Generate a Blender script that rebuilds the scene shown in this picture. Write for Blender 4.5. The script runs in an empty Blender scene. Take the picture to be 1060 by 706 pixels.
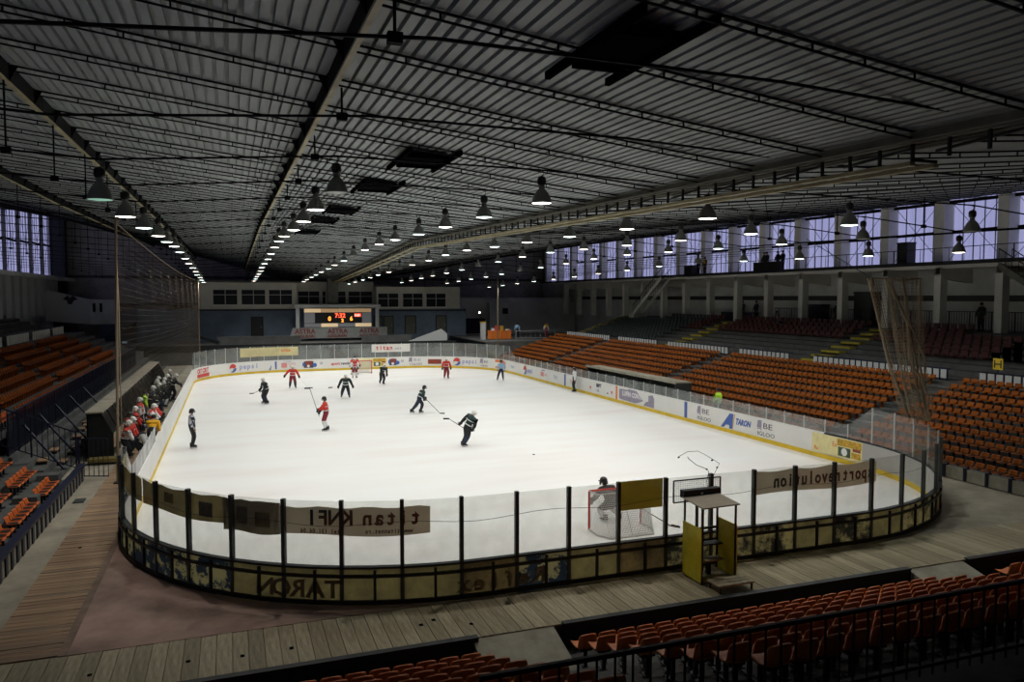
import bpy, bmesh, math, random
import numpy as np
from mathutils import Vector, Matrix, Quaternion
from math import sin, cos, pi, radians, sqrt
random.seed(7)
S = bpy.context.scene
COL = S.collection
# ------------------------------------------------------------------ camera, sky, exposure
cam_d = bpy.data.cameras.new('camera'); cam_d.sensor_width = 36; cam_d.lens = 36*793/1060
cam_d.clip_start = .05; cam_d.clip_end = 400
cam = bpy.data.objects.new('camera', cam_d); COL.objects.link(cam)
CAMZ = 7.26
cam.location = (0, 0, CAMZ); cam.rotation_euler = (radians(90-3.25), 0, radians(-20.1))
S.camera = cam
world = bpy.data.worlds.new('dusk_sky'); S.world = world; world.use_nodes = True
bg = world.node_tree.nodes['Background']; bg.inputs[0].default_value = (.50, .51, .78, 1); bg.inputs[1].default_value = 1.0
S.view_settings.view_transform = 'Standard'; S.view_settings.look = 'None'
S.view_settings.exposure = 0.0; S.view_settings.gamma = 1
LAMP_W = 455.0
# ------------------------------------------------------------------ helpers
def link(o, parent=None):
    COL.objects.link(o)
    if parent is not None: o.parent = parent
    return o
def tag(o, label=None, cat=None, group=None, kind=None):
    if label: o['label'] = label
    if cat: o['category'] = cat
    if group: o['group'] = group
    if kind: o['kind'] = kind
    return o
def empty(name, loc=(0,0,0), rz=0, parent=None, **k):
    o = bpy.data.objects.new(name, None); o.empty_display_size = .2
    o.location = loc; o.rotation_euler = (0, 0, rz); link(o, parent)
    return tag(o, **k)
MATS = {}
def mat(name, col, rough=.6, metal=0., var=.0, scale=3., bump=0., emit=None, spec=.4, var2=None, stretch=None):
    m = bpy.data.materials.new(name); m.use_nodes = True; MATS[name] = m
    nt = m.node_tree; b = nt.nodes['Principled BSDF']
    b.inputs['Base Color'].default_value = (*col, 1); b.inputs['Roughness'].default_value = rough
    b.inputs['Metallic'].default_value = metal; b.inputs['Specular IOR Level'].default_value = spec
    if var or bump:
        tc = nt.nodes.new('ShaderNodeTexCoord'); mp = nt.nodes.new('ShaderNodeMapping')
        nt.links.new(tc.outputs['Object'], mp.inputs[0])
        if stretch: mp.inputs['Scale'].default_value = stretch
        n = nt.nodes.new('ShaderNodeTexNoise'); n.inputs['Scale'].default_value = scale; n.inputs['Detail'].default_value = 6; n.inputs['Roughness'].default_value = .65
        nt.links.new(mp.outputs[0], n.inputs['Vector'])
        if var:
            r = nt.nodes.new('ShaderNodeValToRGB'); c2 = var2 or tuple(min(1, c*(1+var)) for c in col); c1 = tuple(c*(1-var) for c in col)
            r.color_ramp.elements[0].position = .32; r.color_ramp.elements[1].position = .68
            r.color_ramp.elements[0].color = (*c1, 1); r.color_ramp.elements[1].color = (*c2, 1)
            nt.links.new(n.outputs[0], r.inputs[0]); nt.links.new(r.outputs[0], b.inputs['Base Color'])
        if bump:
            bp = nt.nodes.new('ShaderNodeBump'); bp.inputs['Strength'].default_value = bump; bp.inputs['Distance'].default_value = .02
            nt.links.new(n.outputs[0], bp.inputs['Height']); nt.links.new(bp.outputs[0], b.inputs['Normal'])
    if emit:
        b.inputs['Emission Color'].default_value = (*emit[:3], 1); b.inputs['Emission Strength'].default_value = emit[3]
    return m
def glassmat(name, tint, dirt_sheen, dirt_sheen_col=(.5,.5,.5), gloss=.06, scale=2., stretch=(1,1,1), translucent=False):
    m = bpy.data.materials.new(name); m.use_nodes = True; MATS[name] = m
    nt = m.node_tree; nt.nodes.clear(); N = nt.nodes.new; L = nt.links.new
    out = N('ShaderNodeOutputMaterial'); tr = N('ShaderNodeBsdfTransparent'); tr.inputs[0].default_value = (*tint, 1)
    gl = N('ShaderNodeBsdfGlossy'); gl.inputs['Roughness'].default_value = .08
    df = N('ShaderNodeBsdfTranslucent' if translucent else 'ShaderNodeBsdfDiffuse'); df.inputs[0].default_value = (*dirt_sheen_col, 1)
    mx = N('ShaderNodeMixShader'); my = N('ShaderNodeMixShader')
    tc = N('ShaderNodeTexCoord'); mp = N('ShaderNodeMapping'); mp.inputs['Scale'].default_value = stretch
    n = N('ShaderNodeTexNoise'); n.inputs['Scale'].default_value = scale; n.inputs['Detail'].default_value = 5
    mr = N('ShaderNodeMapRange'); mr.inputs['From Min'].default_value = .3; mr.inputs['From Max'].default_value = .7
    mr.inputs['To Min'].default_value = dirt_sheen*.5; mr.inputs['To Max'].default_value = dirt_sheen*1.5
    L(tc.outputs['Object'], mp.inputs[0]); L(mp.outputs[0], n.inputs['Vector']); L(n.outputs[0], mr.inputs['Value'])
    L(mr.outputs[0], mx.inputs[0]); L(tr.outputs[0], mx.inputs[1]); L(df.outputs[0], mx.inputs[2])
    my.inputs[0].default_value = gloss; L(mx.outputs[0], my.inputs[1]); L(gl.outputs[0], my.inputs[2])
    L(my.outputs[0], out.inputs[0])
    return m
class MB:
    def __init__(s): s.v = []; s.f = []; s.m = []
    def add(s, vs, fs, mi=0):
        o = len(s.v); s.v += [tuple(v) for v in vs]; s.f += [tuple(i+o for i in f) for f in fs]; s.m += [mi]*len(fs)
        return s
    def box(s, a, b, mi=0):
        (x0,y0,z0),(x1,y1,z1) = a, b
        return s.add([(x0,y0,z0),(x1,y0,z0),(x1,y1,z0),(x0,y1,z0),(x0,y0,z1),(x1,y0,z1),(x1,y1,z1),(x0,y1,z1)],
            [(0,3,2,1),(4,5,6,7),(0,1,5,4),(1,2,6,5),(2,3,7,6),(3,0,4,7)], mi)
    def obox(s, c, ax, ay, az, mi=0):          # oriented box: centre and half-axes
        c, ax, ay, az = map(Vector, (c, ax, ay, az))
        vs = [c+i*ax+j*ay+k*az for k in (-1,1) for j in (-1,1) for i in (-1,1)]
        return s.add(vs, [(0,2,3,1),(4,5,7,6),(0,1,5,4),(1,3,7,5),(3,2,6,7),(2,0,4,6)], mi)
    def bar(s, p, q, w, h=None, mi=0, up=(0,0,1)):  # square bar from p to q
        p, q = Vector(p), Vector(q); d = q-p; L = d.length
        if L < 1e-6: return s
        d /= L; u = Vector(up)
        if abs(d.dot(u)) > .98: u = Vector((1,0,0))
        x = d.cross(u).normalized(); y = x.cross(d)
        return s.obox((p+q)/2, d*L/2, x*w/2, y*(h or w)/2, mi)
    def tube(s, pts, r, n=6, mi=0, caps=True):
        pts = [Vector(p) for p in pts]; rs = r if isinstance(r, (list, tuple)) else [r]*len(pts)
        rings = []; up = Vector((0,0,1)); o = len(s.v)
        for i, p in enumerate(pts):
            d = (pts[min(i+1, len(pts)-1)]-pts[max(i-1, 0)]).normalized()
            u = up if abs(d.dot(up)) < .95 else Vector((1,0,0))
            x = d.cross(u).normalized(); y = x.cross(d)
            for k in range(n):
                a = 2*pi*k/n; s.v.append(tuple(p+rs[i]*(cos(a)*x+sin(a)*y)))
        for i in range(len(pts)-1):
            for k in range(n):
                a, b = o+i*n+k, o+i*n+(k+1) % n
                s.f.append((a, b, b+n, a+n)); s.m.append(mi)
        if caps:
            s.f.append(tuple(o+k for k in reversed(range(n)))); s.f.append(tuple(o+(len(pts)-1)*n+k for k in range(n))); s.m += [mi, mi]
        return s
    def lathe(s, prof, n=16, c=(0,0,0), mi=0, close=False):
        o = len(s.v)
        for r, z in prof:
            for k in range(n):
                a = 2*pi*k/n; s.v.append((c[0]+r*cos(a), c[1]+r*sin(a), c[2]+z))
        for i in range(len(prof)-1):
            for k in range(n):
                a, b = o+i*n+k, o+i*n+(k+1) % n
                s.f.append((a, b, b+n, a+n)); s.m.append(mi)
        return s
    def ell(s, c, r, n=10, m=7, mi=0, rot=None):
        o = len(s.v); c = Vector(c)
        for i in range(m+1):
            t = pi*i/m
            for k in range(n):
                a = 2*pi*k/n; p = Vector((r[0]*sin(t)*cos(a), r[1]*sin(t)*sin(a), r[2]*cos(t)))
                if rot: p = rot @ p
                s.v.append(tuple(c+p))
        for i in range(m):
            for k in range(n):
                a, b = o+i*n+k, o+i*n+(k+1) % n
                s.f.append((a, a+n, b+n, b)); s.m.append(mi)
        return s
    def prism(s, poly, ext, mi=0):             # 3D polygon extruded by a vector
        e = Vector(ext); n = len(poly); P = [Vector(p) for p in poly]
        fs = [tuple(range(n)), tuple(reversed(range(n, 2*n)))]+[(i, (i+1) % n+0, (i+1) % n+n, i+n)[::-1] for i in range(n)]
        return s.add(P+[p+e for p in P], fs, mi)
    def mesh(s, name, mats, smooth=False):
        me = bpy.data.meshes.new(name); me.from_pydata(s.v, [], s.f)
        for m in (mats if isinstance(mats, (list, tuple)) else [mats]): me.materials.append(m)
        if any(s.m): me.polygons.foreach_set('material_index', s.m)
        if smooth: me.polygons.foreach_set('use_smooth', [True]*len(s.f))
        me.update(); return me
    def build(s, name, mats, parent=None, smooth=False, **k):
        o = bpy.data.objects.new(name, s.mesh(name, mats, smooth)); link(o, parent); return tag(o, **k)
def inst(name, me, parent=None, loc=(0,0,0), rz=0, **k):
    o = bpy.data.objects.new(name, me); o.location = loc; o.rotation_euler = (0,0,rz); link(o, parent); return tag(o, **k)
TEXTS = []
def text(body, size, loc, xdir, updir, m, parent, name='lettering', mirror=False, sx=1., shear=0., bold=.0, align='LEFT', extrude=.004):
    cu = bpy.data.curves.new(name, 'FONT'); cu.body = body; cu.size = size; cu.extrude = extrude; cu.align_x = align; cu.shear = shear; cu.offset = bold; cu.resolution_u = 2
    cu.materials.append(m); o = bpy.data.objects.new(name, cu); link(o, parent)
    x = Vector(xdir).normalized(); y = Vector(updir).normalized(); z = x.cross(y)
    M = Matrix((x*sx, y, z)).transposed().to_4x4(); M.translation = Vector(loc); o.matrix_local = M
    TEXTS.append(o); return o
ORD = ['first','second','third','fourth','fifth','sixth','seventh','eighth','ninth','tenth','eleventh','twelfth','thirteenth','fourteenth','fifteenth','sixteenth','seventeenth','eighteenth','nineteenth','twentieth']
def nth(i):
    if i < 20: return ORD[i]
    t = (i+1)//10; r = (i+1) % 10; tens = {2:'twent',3:'thirt',4:'fort',5:'fift'}[t]
    return tens+'ieth' if r == 0 else tens+'y-'+ORD[r-1]
# ------------------------------------------------------------------ materials
M_conc = mat('walkway_concrete', (.30,.265,.20), .85, var=.28, scale=.9, bump=.25)
M_dirt = mat('stained_concrete', (.34,.225,.18), .85, var=.45, scale=.55, bump=.3)
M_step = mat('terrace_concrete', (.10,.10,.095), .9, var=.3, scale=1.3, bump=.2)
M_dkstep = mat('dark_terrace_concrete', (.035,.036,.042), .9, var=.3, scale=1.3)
M_gap = mat('pale_ramp_concrete', (.34,.32,.25), .85, var=.25, scale=1.6, bump=.3)
M_plank = [mat('deck_plank_%d' % i, c, .75, var=.35, scale=2.2, bump=.35, stretch=(6,.7,1)) for i, c in enumerate([(.36,.31,.20),(.31,.265,.165),(.40,.345,.225),(.28,.24,.15)])]
M_lplank = [mat('brown_plank_%d' % i, c, .75, var=.35, scale=2.2, bump=.35, stretch=(.7,6,1)) for i, c in enumerate([(.31,.20,.115),(.27,.17,.10),(.34,.22,.125),(.24,.16,.10)])]
M_curb = mat('curb_concrete', (.22,.15,.11), .85, var=.3, scale=2.)
M_steel = mat('dark_steel', (.018,.021,.023), .5, .3, var=.3, scale=4)
M_post = mat('grey_green_post_paint', (.055,.068,.066), .45, .2, var=.25, scale=5)
M_blue = mat('navy_rail_paint', (.010,.013,.035), .45, var=.3, scale=5)
M_black = mat('black_paint', (.012,.012,.013), .5)
M_void = mat('painted_opening_shade', (.006,.006,.007), .95, spec=0.)  # black stand-in for the shade inside roof hatches and deck holes
M_white = mat('white_board', (.80,.79,.76), .4, var=.05, scale=.6)
M_yel = mat('yellow_kick_plate', (.72,.50,.02), .45, var=.15, scale=1.)
M_alu = mat('aluminium', (.6,.62,.6), .4, .5)
M_orange = mat('orange_seat_plastic', (.62,.135,.028), .42, var=.12, scale=1.1)
M_redseat = mat('faded_red_seat_plastic', (.66,.19,.05), .4, var=.15, scale=1.3)
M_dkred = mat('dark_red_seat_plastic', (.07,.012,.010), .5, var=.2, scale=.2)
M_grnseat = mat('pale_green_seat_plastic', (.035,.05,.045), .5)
M_yelst = mat('yellow_step_paint', (.42,.34,.03), .7, var=.25, scale=1.5)
M_wall = mat('grey_plaster', (.60,.61,.58), .9, var=.2, scale=.35)
M_wallD = mat('dark_brick', (.11,.11,.105), .9, var=.3, scale=.8)
M_bluewall = mat('blue_grey_plaster', (.15,.20,.26), .85, var=.22, scale=.5)
M_cream = mat('cream_plaster', (.74,.73,.66), .85, var=.15, scale=.4)
M_frame = mat('white_window_frame', (.55,.56,.55), .6)
M_dkglass = mat('dark_window_glass', (.012,.014,.018), .35, spec=.15)
M_roof = mat('roof_sheet', (.285,.315,.32), .55, var=.18, scale=.7, stretch=(1,.25,1))
M_truss = mat('black_truss_steel', (.010,.011,.012), .8, spec=.1)
M_beam = mat('cream_girder_paint', (.36,.32,.19), .6, var=.3, scale=1.2)
M_gird = mat('grey_girder_paint', (.17,.165,.135), .6, var=.3, scale=.9)
M_dkwood = mat('dark_door', (.03,.035,.032), .6)
M_door = mat('olive_door', (.12,.125,.10), .6)
M_net = mat('net_twine', (.22,.17,.11), .8)
M_netd = mat('dark_net_twine', (.11,.085,.055), .9)
M_netw = mat('white_twine', (.6,.6,.58), .8)
M_skin = mat('skin', (.45,.24,.16), .6)
M_lens = [mat('lamp_lens_white', (.9,.9,.9), .3, emit=(1,1,.97,9)), mat('lamp_lens_warm', (.9,.9,.9), .3, emit=(1,.86,.72,9)), mat('lamp_lens_cool', (.9,.9,.9), .3, emit=(.78,1,.97,9))]
M_lensdim = mat('lamp_lens_dim', (.5,.7,.6), .3, emit=(.45,1,.75,.35)); M_lensoff = mat('lamp_lens_unlit', (.35,.38,.36), .3)
M_bell = mat('lamp_reflector_grey', (.20,.205,.19), .5, .3); M_lampk = mat('lamp_ballast_black', (.012,.012,.012), .5)
G_clear = glassmat('rink_glass', (.93,.94,.93), .05, (.55,.56,.55), .05, 2.5)
G_hazy = glassmat('hazy_rink_glass', (.86,.88,.87), .16, (.5,.53,.52), .06, 1.2)
G_sheen = glassmat('painted_sheen_rink_glass', (.9,.9,.9), .5, (.75,.75,.74), .05, 1.)  # white mixed in to imitate light reflecting off the left panes
G_win = glassmat('skylight_sheet', (.86,.86,.90), .16, (.45,.46,.62), .03, 1., stretch=(1,2.2,.15), translucent=True)
G_panel = None
# ice
def make_ice():
    m = bpy.data.materials.new('ice'); m.use_nodes = True; nt = m.node_tree; b = nt.nodes['Principled BSDF']; N = nt.nodes.new; L = nt.links.new
    tc = N('ShaderNodeTexCoord'); mp = N('ShaderNodeMapping'); mp.inputs['Scale'].default_value = (.22, .9, 1)
    n = N('ShaderNodeTexNoise'); n.inputs['Scale'].default_value = .55; n.inputs['Detail'].default_value = 7
    r = N('ShaderNodeValToRGB'); r.color_ramp.elements[0].position = .3; r.color_ramp.elements[1].position = .72
    r.color_ramp.elements[0].color = (.80,.76,.73,1); r.color_ramp.elements[1].color = (.86,.87,.85,1)
    e = r.color_ramp.elements.new(.5); e.color = (.85,.83,.80,1)
    L(tc.outputs['Object'], mp.inputs[0]); L(mp.outputs[0], n.inputs['Vector']); L(n.outputs[0], r.inputs[0]); L(r.outputs[0], b.inputs['Base Color'])
    b.inputs['Roughness'].default_value = .38; b.inputs['Specular IOR Level'].default_value = .22
    return m
M_ice = make_ice()
def clothmat(name, col, tr, var=.15, scale=1.):
    m = mat(name, col, .85, var=var, scale=scale); nt = m.node_tree; b = nt.nodes['Principled BSDF']; t = nt.nodes.new('ShaderNodeBsdfTranslucent'); x = nt.nodes.new('ShaderNodeMixShader')
    x.inputs[0].default_value = tr; lk = b.inputs['Base Color'].links
    if lk: nt.links.new(lk[0].from_socket, t.inputs[0])
    else: t.inputs[0].default_value = (*col, 1)
    nt.links.new(b.outputs[0], x.inputs[1]); nt.links.new(t.outputs[0], x.inputs[2]); nt.links.new(x.outputs[0], nt.nodes['Material Output'].inputs[0]); return m
# outside of the near boards: dirty yellowed panels with dark peeling paint
def make_panel(name, c1, c2, lo, hi):
    m = bpy.data.materials.new(name); m.use_nodes = True; nt = m.node_tree; b = nt.nodes['Principled BSDF']; N = nt.nodes.new; L = nt.links.new
    g = N('ShaderNodeNewGeometry'); n = N('ShaderNodeTexNoise'); n.inputs['Scale'].default_value = 1.6; n.inputs['Detail'].default_value = 8; n.inputs['Roughness'].default_value = .7
    r = N('ShaderNodeValToRGB'); r.color_ramp.elements[0].position = lo; r.color_ramp.elements[1].position = hi
    r.color_ramp.elements[0].color = (*c1,1); r.color_ramp.elements[1].color = (*c2,1)
    L(g.outputs['Position'], n.inputs['Vector']); L(n.outputs[0], r.inputs[0]); L(r.outputs[0], b.inputs['Base Color']); b.inputs['Roughness'].default_value = .6
    t = N('ShaderNodeBsdfTranslucent'); x = N('ShaderNodeMixShader'); x.inputs[0].default_value = .55; L(r.outputs[0], t.inputs[0]); L(b.outputs[0], x.inputs[1]); L(t.outputs[0], x.inputs[2]); L(x.outputs[0], nt.nodes['Material Output'].inputs[0])
    return m
M_outer = [make_panel('peeling_panel', (.03,.032,.028), (.52,.46,.21), .44, .56), make_panel('yellowed_panel', (.20,.18,.09), (.52,.45,.19), .3, .75), make_panel('blue_peeling_panel', (.03,.05,.08), (.50,.46,.23), .5, .54), make_panel('brown_panel', (.07,.055,.03), (.30,.22,.09), .35, .65)]
M_nearwhite = clothmat('thin_white_board', (.80,.79,.76), .5, .04, .6)
# ------------------------------------------------------------------ ROOM SHELL
F = .3                       # floor around the rink, above the ice at z = 0
XL, XR, YN, YF = -21., 46.5, -15., 113.
XG = 11.6                    # valley girder
def roof_z(x, y):
    zc = 10.05+1.05*(y-5)/45 if y < 50 else 11.1-(y-50)*.036
    d = abs(y-50)
    if x < XG: return zc+(.07+((.02*d/36 if y < 50 else .125*d/63)))*(XG-x)**1.1
    return zc+(.05+(.003*d/16 if y < 50 else .057*d/63))*(x-XG)**1.15
def struct(o, label=None): return tag(o, label, None, None, 'structure')
# ceiling: corrugated sheets between trusses
ceil = empty('ceiling'); struct(ceil)
BAY = 2.2
ys = [50+BAY*j for j in range(-29, 29)]; ys[0] = YN; ys.append(YF)
prof = []
x = XL-.3
while x < XR+.3:
    prof += [(x, 0), (x+.145, 0), (x+.152, .09), (x+.213, .09)]; x += .22
for y0, y1 in zip(ys[:-1], ys[1:]):
    mb = MB(); n = len(prof)
    for y in (y0, y1):
        mb.v += [(px, y, roof_z(px, y)+pz) for px, pz in prof]
    mb.f = [(i, i+1, n+i+1, n+i) for i in range(n-1)]; mb.m = [0]*(n-1)
    mb.build('roof_sheet', M_roof, ceil)
for y in ys[1:-1]:
    mb = MB(); px = XL; st = .88
    pts = []
    while px <= XR: pts.append(px); px += st
    for a, b in zip(pts[:-1], pts[1:]):
        for dz, w in ((.03, .035), (.14, .03)):
            mb.bar((a, y, roof_z(a, y)-dz), (b, y, roof_z(b, y)-dz), w)
        for q in (a,):
            z = roof_z(q, y); mb.box((q-.014, y-.01, z-.15), (q+.014, y+.01, z-.04))
    mb.build('roof_truss', M_truss, ceil)
# valley girder
g = MB(); gl = MB(); gm = MB()
gy = [6+2.2*i for i in range(41)]
for a, b in zip(gy[:-1], gy[1:]):
    za, zb = roof_z(XG, a), roof_z(XG, b)
    for sx in (-.28, .28):
        g.bar((XG+sx, a, za-.12), (XG+sx, b, zb-.12), .08, .2)
        g.bar((XG+sx, a, za-.16), (XG+sx, b, zb-.16), .2, .03)
    if a > 8.5:
        gl.bar((XG-.28, a, za-.56), (XG-.28, b, zb-.56), .13, .07)
        gl.bar((XG+.28, a, za-.56), (XG+.28, b, zb-.56), .13, .07)
    for q in (0, .73, 1.46):
        zz = za+(zb-za)*q/2.2
        gm.bar((XG-.28, a+q, zz-.53), (XG-.28, a+q, zz-.2), .05)
    gm.bar((XG-.28, a, za-.3), (XG+.28, b, zb-.3), .05)
    gm.bar((XG-.28, b, zb-.5), (XG+.28, b, zb-.5), .05)
gr = empty('valley_girder', parent=ceil)
g.build('upper_chord', M_gird, gr); gl.build('lower_chord', M_beam, gr); gm.build('lacing', M_steel, gr)
for bx in (1.75, -4.3, -9.3):
    b1 = MB(); b2 = MB(); yb = [8+BAY*i for i in range(48)]
    for a, b in zip(yb[:-1], yb[1:]):
        b1.bar((bx, a, roof_z(bx, a)-.46), (bx, b, roof_z(bx, b)-.46), .095, .05)
        b2.box((bx-.015, a, min(roof_z(bx, a), roof_z(bx, b))-.44), (bx+.015, b, max(roof_z(bx, a), roof_z(bx, b))-.05))
        z = roof_z(bx, a); b2.prism([(bx-.18, a, z-.08), (bx+.18, a, z-.08), (bx, a, z-.44)], (0, .03, 0))
    r = empty('roof_beam', parent=ceil); b1.build('flange', M_beam, r); b2.build('web', M_truss, r)
# roof hatches
for hx, hy, hw in ((5.2, 9.7, .42), (4.9, 20.4, .55), (4.8, 26.7, .55), (4.8, 36, .55), (4.7, 42.3, .55), (4.7, 51.5, .55)):
    z = min(roof_z(hx+hw, hy), roof_z(hx, hy-.8))-.06; mb = MB()
    mb.box((hx-hw, hy-.75, z-.05), (hx+hw, hy+.75, z-.02))
    for sx in (-hw-.1, hw+.1): mb.box((hx+sx-.04, hy-1.5, z-.12), (hx+sx+.04, hy+1.5, z))
    mb.box((hx-hw, hy-.8, z-.13), (hx+hw, hy-.72, z)); mb.box((hx-hw, hy+.72, z-.13), (hx+hw, hy+.8, z))
    mb.build('roof_hatch', M_void, ceil)
# lamps' heights (bottom rims) and tie rods
ROWX = [-2.62, 2.4, 7.6, 12.65, 17.75, 22.9, 27.9]
LP0, LPD = 18.6, 4.66
ROWZ = [9.35, 9.73, 9.70, 9.48, 9.46, 9.42, 9.0]
def lamp_z(i, y): return ROWZ[i]+(.019*(y-LP0) if y < 44 else .48-.026*(y-44))
for k in range(-2, 20):
    y = LP0+LPD*k; mb = MB()
    P = [(-20.5, y, lamp_z(0, y)+1.9)]+[(ROWX[i], y, lamp_z(i, y)+.86) for i in range(7)]+[(46.2, y, lamp_z(6, y)+2.2)]
    for a, b in zip(P[:-1], P[1:]): mb.bar(a, b, .04)
    for hx in (-15, -9.3, -4.3, 1.9, 26):
        for a, b in zip(P[:-1], P[1:]):
            if a[0] <= hx < b[0]:
                z = a[2]+(b[2]-a[2])*(hx-a[0])/(b[0]-a[0])
                if roof_z(hx, y)-.4 > z: mb.bar((hx, y, z-.08), (hx, y, roof_z(hx, y)-.4), .035); mb.box((hx-.09, y-.06, z-.08), (hx+.09, y+.06, z+.05))
    mb.build('tie_rod', M_truss, ceil)
# walls
wl = MB().box((XL-.3, YN, -.6), (XL, YF, 9.6)).build('wall_left', M_wall); struct(wl)
wr = MB().box((XR, YN, -.6), (XR+.3, YF, 9.6)).build('wall_right', M_wall); struct(wr)
def gable(y0, y1, name, m):
    mb = MB(); xs = np.linspace(XL-.3, XR+.3, 40)
    for a, b in zip(xs[:-1], xs[1:]):
        y = (y0+y1)/2
        mb.add([(a,y0,-.6),(b,y0,-.6),(b,y0,roof_z(b,y)+.1),(a,y0,roof_z(a,y)+.1),(a,y1,-.6),(b,y1,-.6),(b,y1,roof_z(b,y)+.1),(a,y1,roof_z(a,y)+.1)], [(0,1,2,3),(5,4,7,6),(3,2,6,7),(1,0,4,5)])
    o = mb.build(name, m); return struct(o)
M_brickw = mat('grey_brick', (.42,.40,.36), .9, var=.25, scale=.8)
M_fcream = mat('facade_plaster', (.58,.565,.48), .85, var=.15, scale=.4)
wf = gable(YF, YF+.3, 'wall_far', M_brickw); gable(YN-.3, YN, 'wall_near', M_wallD)
# brick courses on the far gable that show as long ledges
for z in (6.2, 9.8): MB().box((XL, YF-.25, z), (XR, YF, z+.35)).build('ledge', M_wallD, wf)
# windows of the right wall, and the piers between them
NW = 0
def window_bay(side, yA, yB, zb):
    global NW
    NW += 1
    X = XR+.12 if side > 0 else XL-.12; s = -side
    zt = min(roof_z(XR if side > 0 else XL, y) for y in (yA, yB))+.15
    w = empty('window_%d' % NW, (X, (yA+yB)/2, zb)); struct(w)
    n = 5; pw = (yB-yA)/n; zm = zb+(zt-zb)*.48 if side > 0 else zb+(zt-zb)*.5
    fr = MB(); hw = (yB-yA)/2
    for i in range(n):
        for za, zc in ((zb, zm-.09), (zm+.09, zt)):
            MB().box((-.012, -hw+i*pw+.025, za-zb), (.012, -hw+(i+1)*pw-.025, zc-zb)).build('pane', G_win, w)
    for i in range(1, n): MB().box((-.03, -hw+i*pw-.025, 0), (.03, -hw+i*pw+.025, zt-zb)).build('mullion', M_gird, w)
    MB().box((-.08, -hw, zm-zb-.1), (.08, hw, zm-zb+.1)).build('transom', M_truss, w)
    h = s*.3
    br = MB(); br.bar((h, -hw, .2), (h, hw, zt-zb-.2), .025); br.bar((h, -hw, zt-zb-.2), (h, hw, .2), .025)
    br.build('brace', M_truss, w)
PSP = 4.68
py = [35+PSP*k for k in range(-4, 17)]
for i, y in enumerate(py):
    zt = roof_z(XR, y)
    MB().box((XR-.75, y-.38, 9.2), (XR+.2, y+.38, zt-.1)).build('pier', M_cream, wr)
    if i+1 < len(py): window_bay(1, y+.38, py[i+1]-.38, 9.6)
MB().box((XR, YN, 9.6), (XR+.3, py[0], 16)).build('upper_wall', M_wallD, wr)
MB().box((XR, py[-1], 9.6), (XR+.3, YF, 18)).build('upper_wall', M_wallD, wr)
eave = MB()
for a, b in zip(ys[:-1], ys[1:]): eave.bar((XR-.2, a, roof_z(XR, a)-.2), (XR-.2, b, roof_z(XR, b)-.2), .2, .2)
eave.build('eaves_beam', M_truss, ceil)
eave = MB()
for a, b in zip(ys[:-1], ys[1:]): eave.bar((XL+.5, a, roof_z(XL, a)-.3), (XL+.5, b, roof_z(XL, b)-.3), .3, .4)
eave.build('eaves_beam', M_truss, ceil)
# left wall windows
lw = [62+5.3*k for k in range(10)]
for i, y in enumerate(lw):
    if y > 108.5: break
    yB = min(lw[i]+5.3, 110)
    if i < 9: window_bay(-1, y+.12, yB-.12, 9.75)
    MB().box((XL-.1, y-.12, 9.6), (XL+.25, y+.12, roof_z(XL, y))).build('pier', M_wallD, wl)
MB().box((XL-.3, YN, 9.6), (XL, 62, 22)).build('upper_wall', M_wallD, wl)
MB().box((XL-.3, 109.6, 9.6), (XL, YF, 18.5)).build('upper_wall', M_wallD, wl)
MB().box((XL, 109.8, 0), (XL+1.5, 111.6, roof_z(XL, 110)-.3)).build('corner_column', M_steel, wl)
# pale fins of the left gallery
for k in range(14):
    y = 66+3.0*k
    MB().box((XL+.02, y-1.05, 5.2), (XL+1.4, y+.75, 9.3)).build('wall_fin', M_frame, wl)
MB().box((XL, 62, 9.3), (XL+2.2, 112, 9.7)).build('gallery_slab', M_wall, wl)
# ------------------------------------------------------------------ ICE AND BOARDS
X0, X1, Y0, Y1, R = -3.1, 25.0, 16.8, 77.7, 8.5
SX = 6.24
SEG = [('l', X1-R-SX), ('a', pi/2*R), ('l', Y1-Y0-2*R), ('a', pi/2*R), ('l', X1-X0-2*R), ('a', pi/2*R), ('l', Y1-Y0-2*R), ('a', pi/2*R), ('l', SX-X0-R)]
PER = sum(q[1] for q in SEG)
def path(s, off=0.):          # point on the inner face of the boards, off > 0 is outwards
    s %= PER; p = Vector((SX, Y0)); h = 0.
    for k, L in SEG:
        d = min(s, L)
        if k == 'l': q = p+d*Vector((cos(h), sin(h))); hh = h
        else:
            c = p+R*Vector((-sin(h), cos(h))); hh = h+d/R; q = c+R*Vector((sin(hh), -cos(hh)))
        if s <= L: break
        s -= L; p = q; h = hh
    n = Vector((sin(hh), -cos(hh)))
    return q+off*n, Vector((cos(hh), sin(hh))), n
NS = 121; DS = PER/NS
ice = MB(); rim = [path(PER*i/240)[0] for i in range(240)]
ice.v = [(p.x, p.y, 0.) for p in rim]+[(p.x, p.y, -.15) for p in rim]; ice.f = [tuple(range(240))]+[(i, i+240, (i+1) % 240+240, (i+1) % 240) for i in range(240)]; ice.m = [0]*241
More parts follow.
